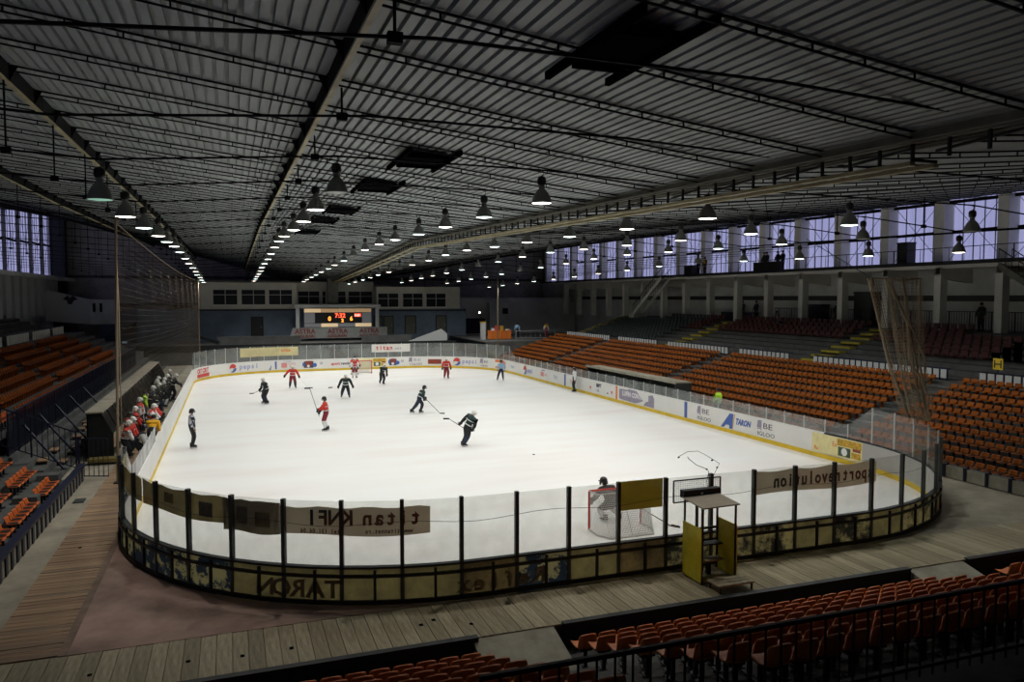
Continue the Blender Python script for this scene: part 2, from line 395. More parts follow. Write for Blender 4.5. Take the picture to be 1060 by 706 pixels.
# the floor: a ring around the rink
fmb = MB()
ro = [path(PER*i/240, .1)[0] for i in range(240)]
def to_rect(p):
    c = Vector(((X0+X1)/2, (Y0+Y1)/2)); d = p-c; k = 1e9
    if d.x > 1e-6: k = min(k, (XR-c.x)/d.x)
    if d.x < -1e-6: k = min(k, (XL-c.x)/d.x)
    if d.y > 1e-6: k = min(k, (YF-c.y)/d.y)
    if d.y < -1e-6: k = min(k, (14.72-c.y)/d.y)
    return c+d*k
rr = [to_rect(p) for p in ro]
corners = [Vector(q) for q in ((XL, 14.72), (XR, 14.72), (XR, YF), (XL, YF))]
fmb.v = [(p.x, p.y, F-.03) for p in ro]+[(p.x, p.y, F-.03) for p in rr]+[(c.x, c.y, F-.03) for c in corners]+[(p.x, p.y, -.3) for p in ro]
for i in range(240):
    j = (i+1) % 240; fmb.f.append((i, j, 240+j, 240+i)); fmb.f.append((484+i, 484+j, j, i))
    a, b = rr[i], rr[j]
    for ci, c in enumerate(corners):
        on = lambda p: (abs(p.x-c.x) < 1e-3, abs(p.y-c.y) < 1e-3)
        A, B = on(a), on(b)
        if (A[0] and B[1] and not A[1]) or (A[1] and B[0] and not A[0]): fmb.f.append((240+i, 240+j, 480+ci))
fmb.m = [0]*len(fmb.f)
fl = fmb.build('floor', M_conc); struct(fl)
ice_o = ice.build('ice_sheet', M_ice, kind='structure', label='white ice sheet of the rink')
boards = empty('rink_boards', ((X0+X1)/2, Y0, 0), label='white rink boards with glass panes and steel posts around the ice', cat='rink boards')
BO = Vector(boards.location)
def bl(p, z): return (p.x-BO.x, p.y-BO.y, z-BO.z)
BH = 1.12
def glass_top(s):
    q, _, _ = path(s)
    if q.y < 25.6 and q.x > 20: return 2.62
    if q.x > 22 and q.y < 69.5: return 1.74
    if q.x < 0 and 26 < q.y < 36: return 1.78
    if q.x < -2 and 36 <= q.y < 69: return None
    return 2.66 if q.y < 40 else 2.55
kick = MB(); caps = MB(); capf = MB(); low = MB()
for i in range(NS):
    s0, s1 = i*DS, (i+1)*DS; sub = 2 if glass_top(s0) and (path(s0)[1]-path(s1)[1]).length > .01 else 1
    near = path((s0+s1)/2)[0].y < 27
    p = MB()
    for k in range(sub):
        a = s0+(s1-s0)*k/sub; b = s0+(s1-s0)*(k+1)/sub
        ia, ib, oa, ob = path(a)[0], path(b)[0], path(a, .09)[0], path(b, .09)[0]
        p.add([bl(ia, 0), bl(ib, 0), bl(ob, 0), bl(oa, 0), bl(ia, BH), bl(ib, BH), bl(ob, BH), bl(oa, BH)], [(0,4,5,1),(4,7,6,5)], 0)
        p.add([bl(ob, 0), bl(oa, 0), bl(oa, BH), bl(ob, BH)], [(0,1,2,3)], 1)
        ka, kb = path(a, -.012)[0], path(b, -.012)[0]
        kick.add([bl(ka, 0), bl(kb, 0), bl(kb, .2), bl(ka, .2), bl(ia, .2), bl(ib, .2)], [(0,3,2,1),(3,4,5,2)])
        for (z0, z1, o1, t) in ((BH, BH+.05, .13, caps if near else capf),):
            ca, cb, da, db = path(a, -.01)[0], path(b, -.01)[0], path(a, o1)[0], path(b, o1)[0]
            t.add([bl(ca,z0), bl(cb,z0), bl(db,z0), bl(da,z0), bl(ca,z1), bl(cb,z1), bl(db,z1), bl(da,z1)], [(0,3,2,1),(4,5,6,7),(0,1,5,4),(2,3,7,6)])
        if near:
            for z0, z1 in ((BH-.2, BH-.13), (F, F+.1)):
                ca, cb, da, db = path(a, .09)[0], path(b, .09)[0], path(a, .15)[0], path(b, .15)[0]
                low.add([bl(ca,z0), bl(cb,z0), bl(db,z0), bl(da,z0), bl(ca,z1), bl(cb,z1), bl(db,z1), bl(da,z1)], [(0,3,2,1),(4,5,6,7),(0,1,5,4),(2,3,7,6)])
    om = random.choice(M_outer)
    if near and 6.8 < s0 < 10 and i == 6: om = M_outer[1]
    if path(s0)[0].x < 3 and near: om = M_outer[2 if path(s0)[0].x < -.5 else 1]
    p.build('board_panel', [M_nearwhite if near else M_white, om if near else M_white], boards)
    # frame of the panel
    if near:
        q, t, n = path(s0+DS*.55, .12); mb = MB(); c = Vector(bl(q, (F+BH)/2))
        mb.obox(c, t.to_3d()*.03, n.to_3d()*.03, (0,0,(BH-F)/2-.03)); mb.build('stud', M_steel, boards)
    gt = glass_top((s0+s1)/2)
    if gt:
        gt0 = gt1 = gt
        nx, pv = glass_top(s1+.3), glass_top(s0-.3)
        if gt < 2 and nx and nx > 2.2: gt1 = nx
        if gt < 2 and pv and pv > 2.2: gt0 = pv
        if gt > 2 and nx and nx < 2: gt1 = nx
        gb = MB()
        ia, ib, oa, ob = path(s0+.03, .04)[0], path(s1-.03, .04)[0], path(s0+.03, .055)[0], path(s1-.03, .055)[0]
        gb.add([bl(ia,BH+.05), bl(ib,BH+.05), bl(ob,BH+.05), bl(oa,BH+.05), bl(ia,gt0), bl(ib,gt1), bl(ob,gt1), bl(oa,gt0)], [(0,3,2,1),(4,5,6,7),(0,1,5,4),(1,2,6,5),(2,3,7,6),(3,0,4,7)])
        gb.build('glass_pane', G_sheen if path(s0)[0].x < 0 and 26 < path(s0)[0].y < 36.5 else G_clear if near else G_hazy, boards)
        q, t, n = path(s0, .07 if near else .06)
        hgt = max(gt, 0)+.03
        dark = near and not (q.x > 19.5 and q.y > 19.3)
        w = .045 if dark else .022
        mb = MB(); z0 = F if dark else BH
        mb.obox(bl(q, (z0+hgt)/2), t.to_3d()*w, n.to_3d()*(.05 if dark else .025), (0,0,(hgt-z0)/2)); mb.build('post', M_post if dark else M_alu, boards)
kick.build('kick_plate', M_yel, boards); caps.build('top_rail', M_steel, boards); capf.build('top_rail', M_white, boards); low.build('frame_rail', M_steel, boards)
# thin wire along the near glass
wmb = MB(); wp = []
for i in range(0, 60):
    s = -14+i*.5; q = path(s, .02)[0]; wp.append(bl(q, 2.12+.05*sin(i*.9)))
wmb.tube(wp, .006, 4); wmb.build('wire', M_steel, boards)
# ------------------------------------------------------------------ ADVERTS on the inner face
T_red = mat('print_red', (.62,.06,.05), .5); T_dk = mat('print_dark', (.07,.06,.09), .5); T_gry = mat('print_grey', (.36,.36,.42), .5); T_blu = mat('print_blue', (.06,.13,.42), .5)
T_pink = mat('print_pink', (.70,.27,.26), .5); T_org = mat('print_orange', (.80,.20,.03), .5); T_cream = mat('print_cream', (.80,.72,.36), .5, var=.1); T_gold = mat('print_gold', (.55,.33,.03), .5, var=.4, scale=6)
T_pur = mat('print_purple_grey', (.30,.27,.36), .5, var=.15, scale=5); T_brn = mat('print_brown_red', (.28,.05,.03), .5); T_wht = mat('print_white', (.8,.8,.78), .5); T_lil = mat('print_lilac', (.36,.38,.60), .5)
T_grn = mat('print_green_dark', (.05,.09,.05), .5, var=.4, scale=6)
class Ad:                    # a printed sheet on the boards between path positions sa > sb (read left to right from the ice)
    def __init__(s, sa, sb, m=None, z0=.24, z1=BH-.02):
        if sa < sb: sa, sb = sb, sa
        s.sa, s.w, s.z0, s.h = sa, sa-sb, z0, z1-z0
        s.pa = path(sa)[0]; s.pb = path(sb)[0]; s.u = (s.pb-s.pa).normalized(); s.L = (s.pb-s.pa).length
        pm = path((sa+sb)/2); sag = (pm[0]-(s.pa+s.pb)/2).length; s.nin = -pm[2]
        s.o = Vector(bl(s.pa+s.nin*(.006 if sag < .002 else .006+0*sag), z0)); s.sag = sag
        mb = MB(); n = max(1, int(s.w/.5)); mb.f = []
        for i in range(n+1):
            q = path(sa-(sa-sb)*i/n, -.006)[0]; mb.v += [bl(q, z0), bl(q, z1)]
        mb.f = [(2*i, 2*i+2, 2*i+3, 2*i+1) for i in range(n)]; mb.m = [0]*n
        s.root = mb.build('advert', m or M_white, boards)
    def pt(s, x, z, d=.008):
        q = path(s.sa-x*s.w, -d-.002)[0]; return Vector(bl(q, s.z0+z*s.h))
    def txt(s, body, x, z, size, m, mirror=False, sx=1., shear=0., bold=0., align='LEFT'):
        # letters one by one along the board so that they follow its curve
        q, t, n = path(s.sa-x*s.w, -.012)
        if s.sag < .01:
            text(body, size, bl(q, s.z0+z*s.h), (-t).to_3d(), (0,0,1), m, s.root, sx=sx, shear=shear, bold=bold, align=align)
        else:
            adv = size*.62*sx; st = -adv*len(body)/2 if align == 'CENTER' else 0
            for i, c in enumerate(body):
                if c == ' ': continue
                q, t, n = path(s.sa-x*s.w-st-(i+.5)*adv, -.014)
                text(c, size, bl(q, s.z0+z*s.h), (-t).to_3d(), (0,0,1), m, s.root, sx=sx, shear=shear, bold=bold, align='CENTER')
        return s
    def poly(s, pts, m, d=.010):
        P = [s.pt(x, z, d) for x, z in pts]; mb = MB(); mb.add(P, [tuple(range(len(P)))]); mb.build('motif', m, s.root); return s
    def rect(s, x0, z0, x1, z1, m, d=.008): return s.poly([(x0,z0),(x1,z0),(x1,z1),(x0,z1)], m, d)
    def disc(s, x, z, r, m, a0=0, a1=2*pi, d=.010, wave=0.):
        k = s.h/s.w; pts = [(x+r*k*cos(a0+(a1-a0)*i/18), z+r*sin(a0+(a1-a0)*i/18)) for i in range(19)]
        return s.poly(pts, m, d)
def globe(a, x, z, r):
    k = a.h/a.w
    def pts(t0, t1, w0, w1):
        A = [(x+r*k*cos(t), z+r*sin(t)) for t in np.linspace(t0, t1, 12)]
        xe, xs = A[-1], A[0]; n = 5
        return A+[(xe[0]+(xs[0]-xe[0])*i/n, xe[1]+(xs[1]-xe[1])*i/n+(w0*sin(pi*i/n)+w1*sin(2*pi*i/n))*r) for i in range(1, n)]
    a.poly(pts(.35, pi+.2, -.05, .22), T_red, .03); a.poly(pts(pi+.75, 2*pi+.05, -.1, .2), T_blu, .03)
def igloo(sa, sb, grey=T_dk, big=.40):
    a = Ad(sa, sb); a.poly([(0,.52),(.04,.95),(.2,.98),(.2,.52),(.1,.52)], T_pur); a.poly([(.0,.40),(.05,.5),(.2,.5),(.2,.36),(.12,.46)], T_pur)
    a.txt('BE', .25, .52, big, grey, sx=1.75); a.txt('IGLOO', .02, .08, big*.72, T_dk, sx=1.5); return a
a = Ad(103.4, 100.9); a.txt('CRT', .02, .5, .52, T_red, sx=1.15, bold=.02); a.txt('CRT', .52, .5, .52, T_red, sx=1.15, bold=.02); a.rect(0, .06, 1, .4, T_red); a.txt('asigurari auto', .1, .12, .2, T_wht, sx=1.1)
a = Ad(98.3, 94.6); globe(a, .13, .5, .46); a.txt('pepsi', .32, .33, .66, T_lil, sx=1.0, bold=.02)
a = Ad(94.1, 93.3); a.poly([(0,0),(.55,.95),(.95,.95),(.95,.05),(.7,.05),(.65,.3),(.4,.3),(.3,.0)], T_blu)
a = Ad(92.9, 91.4); a.rect(0, .2, .36, .75, T_pink); a.txt('CAFE', .42, .5, .3, T_pink); a.txt('BAR', .5, .2, .26, T_pink); a.txt('LA ROTONDA', .1, .84, .13, T_blu)
def mixed(sa, sb):
    a = Ad(sa, sb); a.rect(.06, .1, .5, .85, T_dk); a.rect(.16, .35, .42, .9, T_brn, .011); a.rect(.0, .3, .1, .7, T_blu, .011); a.disc(.56, .4, .24, T_blu); a.disc(.85, .62, .17, T_gry); a.disc(.84, .66, .1, M_white, d=.014); a.disc(.27, .3, .16, T_wht, d=.014)
mixed(90.9, 88.8)
a = Ad(88.2, 85.5); a.txt('sport', .02, .35, .40, T_red, sx=1., bold=.012); a.txt('revolution', .38, .35, .40, T_dk, sx=.95, bold=.012)
def goldad(sa, sb, big=False):
    a = Ad(sa, sb, T_cream); a.txt('Ea', .42, .5, .3, T_org); a.txt('Ra', .05, .12, .26, T_org); a.rect(.52, .6, .98, .95, T_gold); a.rect(.54, .08, .78, .55, T_grn); a.disc(.66, .32, .2, T_wht); a.rect(.8, .1, .97, .4, T_gold); a.rect(.82, .45, .97, .6, T_brn)
goldad(85.4, 82.6)
mixed(82.4, 80.7); igloo(80.3, 78.5, T_gry)
a = Ad(78.3, 76.9, M_white); a.rect(0, .18, 1, .74, T_brn); a.txt('CAFE BAR', .08, .33, .26, T_cream, sx=.9)
a = Ad(75.6, 72.7); globe(a, .13, .5, .46); a.txt('pepsi', .32, .33, .6, T_lil, sx=1.0, bold=.02)
igloo(72.5, 70.5, T_dk, .3)
a = Ad(70.3, 68.3); a.rect(0, .72, .8, .98, T_org); a.rect(0, .05, .75, .22, T_org); a.rect(.78, .1, 1, .9, T_pink)
a = Ad(67.1, 65.3); a.txt('New', .1, .35, .45, T_lil)
a = Ad(63.5, 60.9); globe(a, .14, .5, .46); a.txt('pepsi', .32, .33, .6, T_lil, bold=.02)
a = Ad(59.4, 57.7); a.rect(0, .3, .4, .75, T_pink); a.txt('CAFE', .42, .4, .3, T_pink); a.txt('LA ROTONDA', .1, .86, .12, T_blu)
a = Ad(56.8, 54.9); a.txt('THE', .1, .35, .45, T_lil)
a = Ad(54.4, 54.1); a.rect(0, -.2, 1, 1.05, T_blu)
a = Ad(53.6, 51.5); a.txt('ES', .15, .35, .4, T_pink)
a = Ad(50.0, 46.0); a.poly([(.1,.2),(.14,.5),(.06,.5)], T_red); a.poly([(.95,.2),(.99,.5),(.91,.5)], T_red); a.txt('BBPT', .34, .58, .34, T_dk, sx=1.05, bold=.02); a.txt('Cafe', .32, .18, .3, T_gry); a.rect(.76, .2, .82, .3, T_dk)
a = Ad(45.62, 45.35); a.rect(0, -.2, 1, 1.05, T_org)
a = Ad(45.1, 40.4); a.poly([(0,.1),(0,.85),(.06,.9),(.25,.92),(.3,1),(.52,.98),(.62,.6),(.7,.35),(.55,.1),(.45,.02),(.2,.05)], T_pur); a.poly([(.7,.02),(.78,.35),(.84,.4),(.84,.85),(.95,.95),(.99,.7),(.99,.02)], T_pur)
a.txt('LUFIN CONTACT', .1, .42, .44, T_wht, sx=.98, bold=.015)
a = Ad(37.0, 36.7); a.rect(0, -.2, 1, 1.05, T_blu)
igloo(35.7, 33.8)
a = Ad(33.4, 30.6); a.poly([(0,.0),(.28,.95),(.40,.95),(.36,.0),(.27,.0),(.27,.2),(.17,.2),(.10,.0)], T_blu); a.poly([(.42,.95),(.45,.95),(.38,0),(.36,0)], T_gold);
a.txt('TARON', .46, .38, .43, T_blu, sx=.83, shear=.3, bold=.02)
igloo(30.35, 28.5)
goldad(26.4, 23.4)
# banners hung on the inside of the near and far glass
M_ban = [clothmat('banner_back_grey', (.74,.69,.59), .5, .1, .8), clothmat('banner_back_olive', (.48,.43,.27), .5, .3, 1.2), clothmat('banner_back_dark', (.32,.29,.22), .5, .5, 1.5), mat('banner_white', (.72,.70,.66), .7, var=.06), clothmat('banner_gold_cloth', (.52,.46,.11), .5, .12, 2.), mat('banner_cream', (.62,.55,.30), .7, var=.15, scale=.8)]
T_bdk = mat('banner_print_dark', (.035,.038,.045), .8); T_blk = mat('banner_faint_block', (.13,.125,.10), .85, var=.4, scale=5); T_bred = mat('banner_print_red', (.15,.035,.03), .8)
def banner(label, s0, s1, z0, z1, mi, off=-.03, words=(), sag=.05, cat='banner', rings=True, both=False, blocks=()):
    n = max(4, int(abs(s1-s0)/.25)); mb = MB(); q0 = path((s0+s1)/2, off)[0]; O = Vector((q0.x, q0.y, z0))
    up, lo = [], []
    zt = lambda t: z1-sag*abs(sin(t*3.3*pi))**1.5; zb = lambda t: z0+.6*sag*sin(t*2.2*pi)
    for o2 in (off, off-.012):
        for i in range(n+1):
            t = i/n; q = path(s0+(s1-s0)*t, o2)[0]
            mb.v += [(q.x-O.x, q.y-O.y, zb(t)-O.z), (q.x-O.x, q.y-O.y, zt(t)-O.z)]
    m = 2*(n+1)
    for i in range(n): mb.f += [(2*i, 2*i+2, 2*i+3, 2*i+1), (m+2*i+1, m+2*i+3, m+2*i+2, m+2*i), (2*i+1, 2*i+3, m+2*i+3, m+2*i+1), (2*i, m+2*i, m+2*i+2, 2*i+2)]
    mb.f += [(0, 1, m+1, m), (2*n+1, 2*n, m+2*n, m+2*n+1)]; mb.m = [0]*len(mb.f)
    b = empty('banner', O, label=label, cat=cat); mb.build('cloth', M_ban[mi], b)
    for (body, s, z, size, mm, sx, back) in words:     # back: print seen through from outside, mirrored
        adv = size*.6*sx
        for i, c in enumerate(body):
            if c == ' ': continue
            q, t, nn = path(s-(i+.5)*adv, off+(.012 if back else -.024))
            text(c, size, (q.x-O.x, q.y-O.y, z-O.z), (-t).to_3d(), (0,0,1), mm, b, sx=sx, bold=size*.03, align='CENTER')
    for (sa, sb, za, zc, mm) in blocks:
        k = MB()
        P = [path(sa+(sb-sa)*i/4, off+.008)[0] for i in range(5)]
        for i in range(4): k.add([(P[i].x-O.x,P[i].y-O.y,za-O.z),(P[i+1].x-O.x,P[i+1].y-O.y,za-O.z),(P[i+1].x-O.x,P[i+1].y-O.y,zc-O.z),(P[i].x-O.x,P[i].y-O.y,zc-O.z)], [(0,1,2,3)])
        k.build('print', mm, b)
    return b
N_ = PER
banner('long grey banner showing mirrored red and black lettering on the near right glass', 6.85, 11.1, 1.95, 2.6, 0, words=[('sport', 10.95, 2.12, .5, T_bred, .76, True), ('revolution', 9.78, 2.12, .5, T_bdk, .78, True)])
banner('grey banner with mirrored lettering beside the dark folded banner on the near glass', 157.75, 161.35, 1.85, 2.52, 0, words=[('titan', 161.15, 2.1, .48, T_bred, .95, True), ('KNFI', 159.6, 2.1, .48, T_bdk, .95, True), ('www.titannet.ro', 160.95, 1.9, .15, T_bdk, .8, True), ('tel 131.06.06', 159.3, 1.9, .15, T_bred, .8, True)])
banner('dark overlapping banner with faint coloured blocks left of the mirrored lettering', 156.3, 157.85, 1.8, 2.58, 2, off=-.06, blocks=[(156.7, 157.0, 2.0, 2.4, T_blk), (157.2, 157.6, 1.95, 2.3, M_outer[3])])
banner('olive wrinkled banner on the corner glass with a navy block', 153.0, 156.4, 1.95, 2.6, 1, blocks=[(155.55, 156.0, 2.05, 2.4, T_blk), (154.2, 154.6, 2.2, 2.45, M_outer[3])])
banner('brown wrinkled banner on the rounded corner glass by the tall net pole', 149.0, 152.9, 1.95, 2.6, 1, blocks=[(150.4, 151.0, 2.1, 2.45, M_outer[3])])
banner('plain mustard yellow cloth hung on the near glass behind the goal', 2.75, 4.02, 1.92, 2.66, 4, sag=.0, off=-.03)
banner('white banner with red lettering on the far glass beside the scoreboard', 80.15, 84.1, 1.7, 2.5, 3, sag=0, words=[('titan', 83.7, 1.95, .62, T_red, .95, False), ('net', 81.75, 1.95, .4, T_gry, 1., False)])
banner('cream banner with orange print on the far glass at the left', 91.3, 97.0, 1.6, 2.45, 5, sag=0, off=-.03, words=[('ROTONDA', 92.9, 2.0, .3, T_org, .7, False)])
# faded inner prints showing mirrored through the thin near boards
T_fade = mat('faded_print', (.17,.145,.075), .7)
for body, s0, size, z in (('TARON', 159.35, .56, .46), ('Reflex', .75, .52, .46)):
    for i, c in enumerate(body):
        q, t, n = path(s0-(i+.5)*size*.72, .1); text(c, size, bl(q, z), (-t).to_3d(), (0,0,1), T_fade, boards, name='faded_print', sx=1.1, bold=.015, align='CENTER')
# ------------------------------------------------------------------ DECK PLANKS
def planks(x0, x1, y0, y1, w, along, mats, zj=.012):
    n = int(round(((x1-x0) if along == 'y' else (y1-y0))/w))
    L = (y1-y0) if along == 'y' else (x1-x0)
    mes = []
    for m in mats:
        mb = MB().box((0,0,-.03), (w-.014, L, 0)) if along == 'y' else MB().box((0,0,-.03), (L, w-.012, 0))
        mes.append(mb.mesh('plank', m))
    for i in range(n):
        loc = (x0+i*w, y0, F+random.uniform(-.004, .006)) if along == 'y' else (x0, y0+i*w, F+random.uniform(-.004, .006))
        inst('plank', random.choice(mes), fl, loc)
planks(-4.6, 25.4, 14.66, 16.6, .30, 'y', M_plank)
planks(-4.66, -3.3, 16.7, 45, .2, 'x', M_lplank)
MB().box((-3.3, 16.62, F-.05), (-3.14, 36, F+.012)).build('curb_strip', M_curb, fl)
c = MB()
pts = [(-3.14, 16.62), (6.0, 16.62)]+[tuple(path(PER-1-i*.6, .17)[0]) for i in range(0, 26)]
pts = [(p[0], max(p[1], 16.6)) for p in pts if p[0] >= -3.14 or p[1] < 27]
c.prism([(max(x, -3.14), y, F-.03) for x, y in pts], (0, 0, .035)); c.build('corner_slab', M_dirt, fl)
HOLES = [(.99,15.46),(3.66,15.63),(3.97,15.78),(-.91,15.55),(.07,15.44),(-2.59,15.6),(4.68,15.31),(-4.09,23.84)]
for hx, hy in HOLES: MB().box((hx-.04, hy-.05, F), (hx+.04, hy+.05, F+.009)).build('plank_hole', M_void, fl)
MB().box((-5.2, 29.2, F-.01), (-4.86, 29.75, F+.008)).build('drain_grate', M_dkwood, fl)
# ------------------------------------------------------------------ TERRACES (concrete steps)
def steps(name, rows, axis, a0, a1, m, base=-.6, **k):
    """rows: (front, back, z) per tread; axis 'x': treads run along x"""
    mb = MB()
    for f, b, z in rows:
        lo, hi = min(f, b), max(f, b)
        if axis == 'x': mb.box((a0, lo, base), (a1, hi, z))
        else: mb.box((lo, a0, base), (hi, a1, z))
    o = mb.build(name, m); struct(o); return o
NR = lambda k: (13.42-.805*k, .628+.321*k)        # near stand: back-rest top (y, z) of row k
near_rows = [(14.72, 13.05, -.21)]+[(13.05-.805*(k-1), 13.05-.805*k, -.21+.321*k) for k in range(1, 8)]+[(13.05-.805*7, 6.0, -.21+.321*7.6), (6.6, 5.9, 2.98)]
near_t = steps('terrace', near_rows, 'x', -8, 30, M_step)
MB().box((-21, 14.70, -.6), (46, 14.78, F-.035)).build('deck_fascia', M_step, near_t)
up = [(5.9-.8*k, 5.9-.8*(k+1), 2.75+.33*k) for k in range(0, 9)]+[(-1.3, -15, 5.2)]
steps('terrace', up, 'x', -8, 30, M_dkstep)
# gangway ramps and yellow-edged stairs
for x0, x1 in ((4.5, 6.3), (16.2, 18.1)):
    mb = MB(); mb.prism([(x0, 14.7, F-.01), (x0, 12.95, -.19), (x0, 14.7, -.3)], (x1-x0, 0, 0)); mb.build('ramp', M_gap, near_t)
    for k in range(8):
        y = 13.05-.805*k
        MB().box((x0+.1, y-.36, -.21+.321*k), (x1-.1, y, -.05+.321*k)).build('stair', M_yelst if k < 2 else M_step, near_t)
        MB().box((x0+.1, y-.06, -.05+.321*k), (x1-.1, y+.004, -.042+.321*k)).build('stair_nosing', M_yelst, near_t)
# low black barrier in front of the near stand, three lengths
for x0, x1, lab in ((-8, 4.6, 'low black barrier in front of the near left seat block'), (6.5, 16.2, 'long low black barrier in front of the near middle seat block'), (18.2, 30, 'low black barrier in front of the near right seat block')):
    b = empty('barrier', ((x0+x1)/2, 14.6, -.21), label=lab, cat='barrier'); h = (x1-x0)/2
    MB().box((-h, -.05, 0), (h, .05, F+.21+.02)).build('panel', M_black, b)
    MB().box((-h, -.07, F+.23), (h, .09, F+.26)).build('capping', M_steel, b)
rr_ = empty('balustrade', (10, 6.3, 3.0), label='black railing of vertical bars behind the near middle seat block', cat='railing')
MB().box((-8, -.022, .87), (16, .022, .915)).build('handrail', M_black, rr_); MB().box((-8, -.02, .1), (16, .02, .14)).build('bottom_rail', M_black, rr_)
bme = MB().box((-.009,-.009,0), (.009,.009,.88)).mesh('baluster', M_black)
for i in range(125): inst('baluster', bme, rr_, (-8+i*.192, 0, 0))
# ------------------------------------------------------------------ SEATS
def shell(rows, hw, lift, t, ws=None):
    mb = MB(); xs = [-hw, -hw*.6, 0, hw*.6, hw]; n = len(xs); R_ = len(rows)
    for sg in (0, 1):
        for i, (y, z) in enumerate(rows):
            a = rows[max(i-1, 0)]; b = rows[min(i+1, R_-1)]; dy, dz = b[0]-a[0], b[1]-a[1]; L = math.hypot(dy, dz); ny, nz = -dz/L, dy/L
            for x in xs:
                q = (x/hw)**2*abs(lift); dip = (x/hw)**2*(.012, .03, .045)[i-R_+3] if ws and i >= R_-3 else 0; mb.v.append((x*(ws[i] if ws else 1), y+ny*(-t*sg)+(q if lift > 0 else 0), z+nz*(-t*sg)+(q if lift < 0 else 0)-dip))
    N = n*R_
    for i in range(R_-1):
        for j in range(n-1):
            a = i*n+j; mb.f += [(a, a+n, a+n+1, a+1), (N+a, N+a+1, N+a+n+1, N+a+n)]
    bd = [j for j in range(n)]+[i*n+n-1 for i in range(1, R_)]+[(R_-1)*n+j for j in range(n-2, -1, -1)]+[i*n for i in range(R_-2, 0, -1)]
    for a, b in zip(bd, bd[1:]+bd[:1]): mb.f.append((a, b, N+b, N+a))
    mb.m = [0]*len(mb.f); return mb
pan_mb = shell([(-.17, .44), (-.05, .41), (.10, .415), (.19, .44), (.215, .415)], .205, -.04, .018)
back_mb = shell([(-.165, .43), (-.20, .50), (-.222, .58), (-.24, .67), (-.25, .725), (-.262, .755), (-.28, .75)], .205, .05, .018, (.95, .97, .98, .95, .86, .72, .62))
br_mb = MB().box((-.13, -.12, .36), (.13, .12, .40)).box((-.03, -.1, .0), (.03, -.04, .38)).box((-.05, -.14, 0), (.05, .06, .02))
SM = {}
for key, m in (('orange', M_orange), ('red', M_redseat)):
    SM[key] = (pan_mb.mesh('seat', m, True), back_mb.mesh('backrest', m, True), br_mb.mesh('bracket', M_steel))
pan2 = shell([(-.15, .40), (-.05, .375), (.10, .38), (.18, .40), (.20, .38)], .18, -.03, .018); back2 = shell([(-.145, .39), (-.18, .45), (-.195, .50), (-.205, .545), (-.215, .57), (-.235, .565)], .18, .045, .018)
M_orange2 = mat('muted_orange_seat_plastic', (.26,.068,.006), .65, var=.25, scale=.9, spec=.12); M_brick = mat('dull_orange_seat_plastic', (.27,.064,.008), .65, spec=.12, var=.25, scale=.9)  # two deeper oranges for the right and left stand rows
for key, m in (('orange', M_orange), ('muted', M_orange2)): SM[key] = (pan2.mesh('seat', m, True), back2.mesh('backrest', m, True), br_mb.mesh('bracket', M_steel))
low2 = MB().box((-.175, -.16, .36), (.175, .19, .40)); low2.prism([(-.175, -.15, .38), (-.175, -.22, .56), (-.175, -.195, .57), (-.175, -.11, .40)], (.35, 0, 0)).box((-.04, -.1, 0), (.04, 0, .36))
lowv = MB().box((-.2, -.18, .40), (.2, .2, .44)); lowv.prism([(-.2, -.17, .42), (-.2, -.27, .80), (-.2, -.245, .81), (-.2, -.13, .44)], (.4, 0, 0)).box((-.04, -.1, 0), (.04, 0, .4))
LV1 = np.array(lowv.v); LF = lowv.f; LV2 = np.array(low2.v)
seats = []     # (x, y, z, rotation, colour, label stem, group)
for blk, x0, n, d in (('left', 4.12, 16, -1), ('middle', 6.55, 22, 1), ('right', 18.5, 20, 1)):
    for k in range(8):
        y, z = NR(k)
        for i in range(n):
            seats.append((x0+d*.432*i, y+.25, z-.8, 0, 'red', '%s seat from the stair in the %s row of the near %s block' % (nth(i), nth(k), blk), 'seats of the near %s block' % blk))
RR = lambda k: (26.75+.815*k, .30+.264*k)         # right stand
RA = [(0, 0), (16.5, 28.2), (29.6, 47.0), (48.4, 66.2), (67.6, 79.5)]
for bi, (ya, yb) in enumerate(RA):
    for k in range(10):
        x, z = RR(k); n = int((yb-ya)/.445)
        for i in range(n):
            y = ya+.2+.445*i
            if k < 1 and 39.8 < y < 54: continue
            seats.append((x, y, z+.02, pi/2, 'muted', '%s seat from the near stair, %s row, right stand %s section' % (nth(i) if i < 58 else 'last', nth(k), ['hidden','nearest','second','third','farthest'][bi]), 'seats of the right stand'))
for (k, x, z, ya, n, nm) in ((0, -6.08, F+.02, 23.0, 5, 'front-row cluster at the near end'), (0, -6.08, F+.02, 25.55, 6, 'front-row cluster behind the white kerb'), (0, -6.08, F+.02, 29.0, 5, 'front-row cluster next to the gate'), (1, -6.85, F+.36, 26.0, 5, 'second-row cluster at the near end'), (1, -6.85, F+.36, 29.0, 6, 'second-row cluster next to the gate'), (2, -7.62, F+.70, 26.5, 5, 'third-row cluster at the near end'), (2, -7.62, F+.70, 29.6, 5, 'third-row cluster next to the gate'), (3, -8.4, F+1.04, 27, 11, 'topmost cluster by the gate')):
    for i in range(n): seats.append((x, ya+.44*i, z, -pi/2, 'orange', '%s seat in the left walkway %s' % (nth(i), nm), 'seats by the left walkway'))
for k in range(6):
    for ya, yb in ((33.8, 37.6), (38.6, 50.4), (51.5, 62), (63, 74)):
        n = int((yb-ya)/.445)
        for i in range(n): seats.append((-8.75-.85*k, ya+.445*i, 1.95+.33*k, -pi/2, 'orange', '%s seat, %s row, block of the left stand starting %s' % (nth(min(i, 57)), nth(k), {33.8: 'by the gate', 38.6: 'behind the props', 51.5: 'behind the shelter', 63: 'at the far end'}[ya]), 'seats of the left stand'))
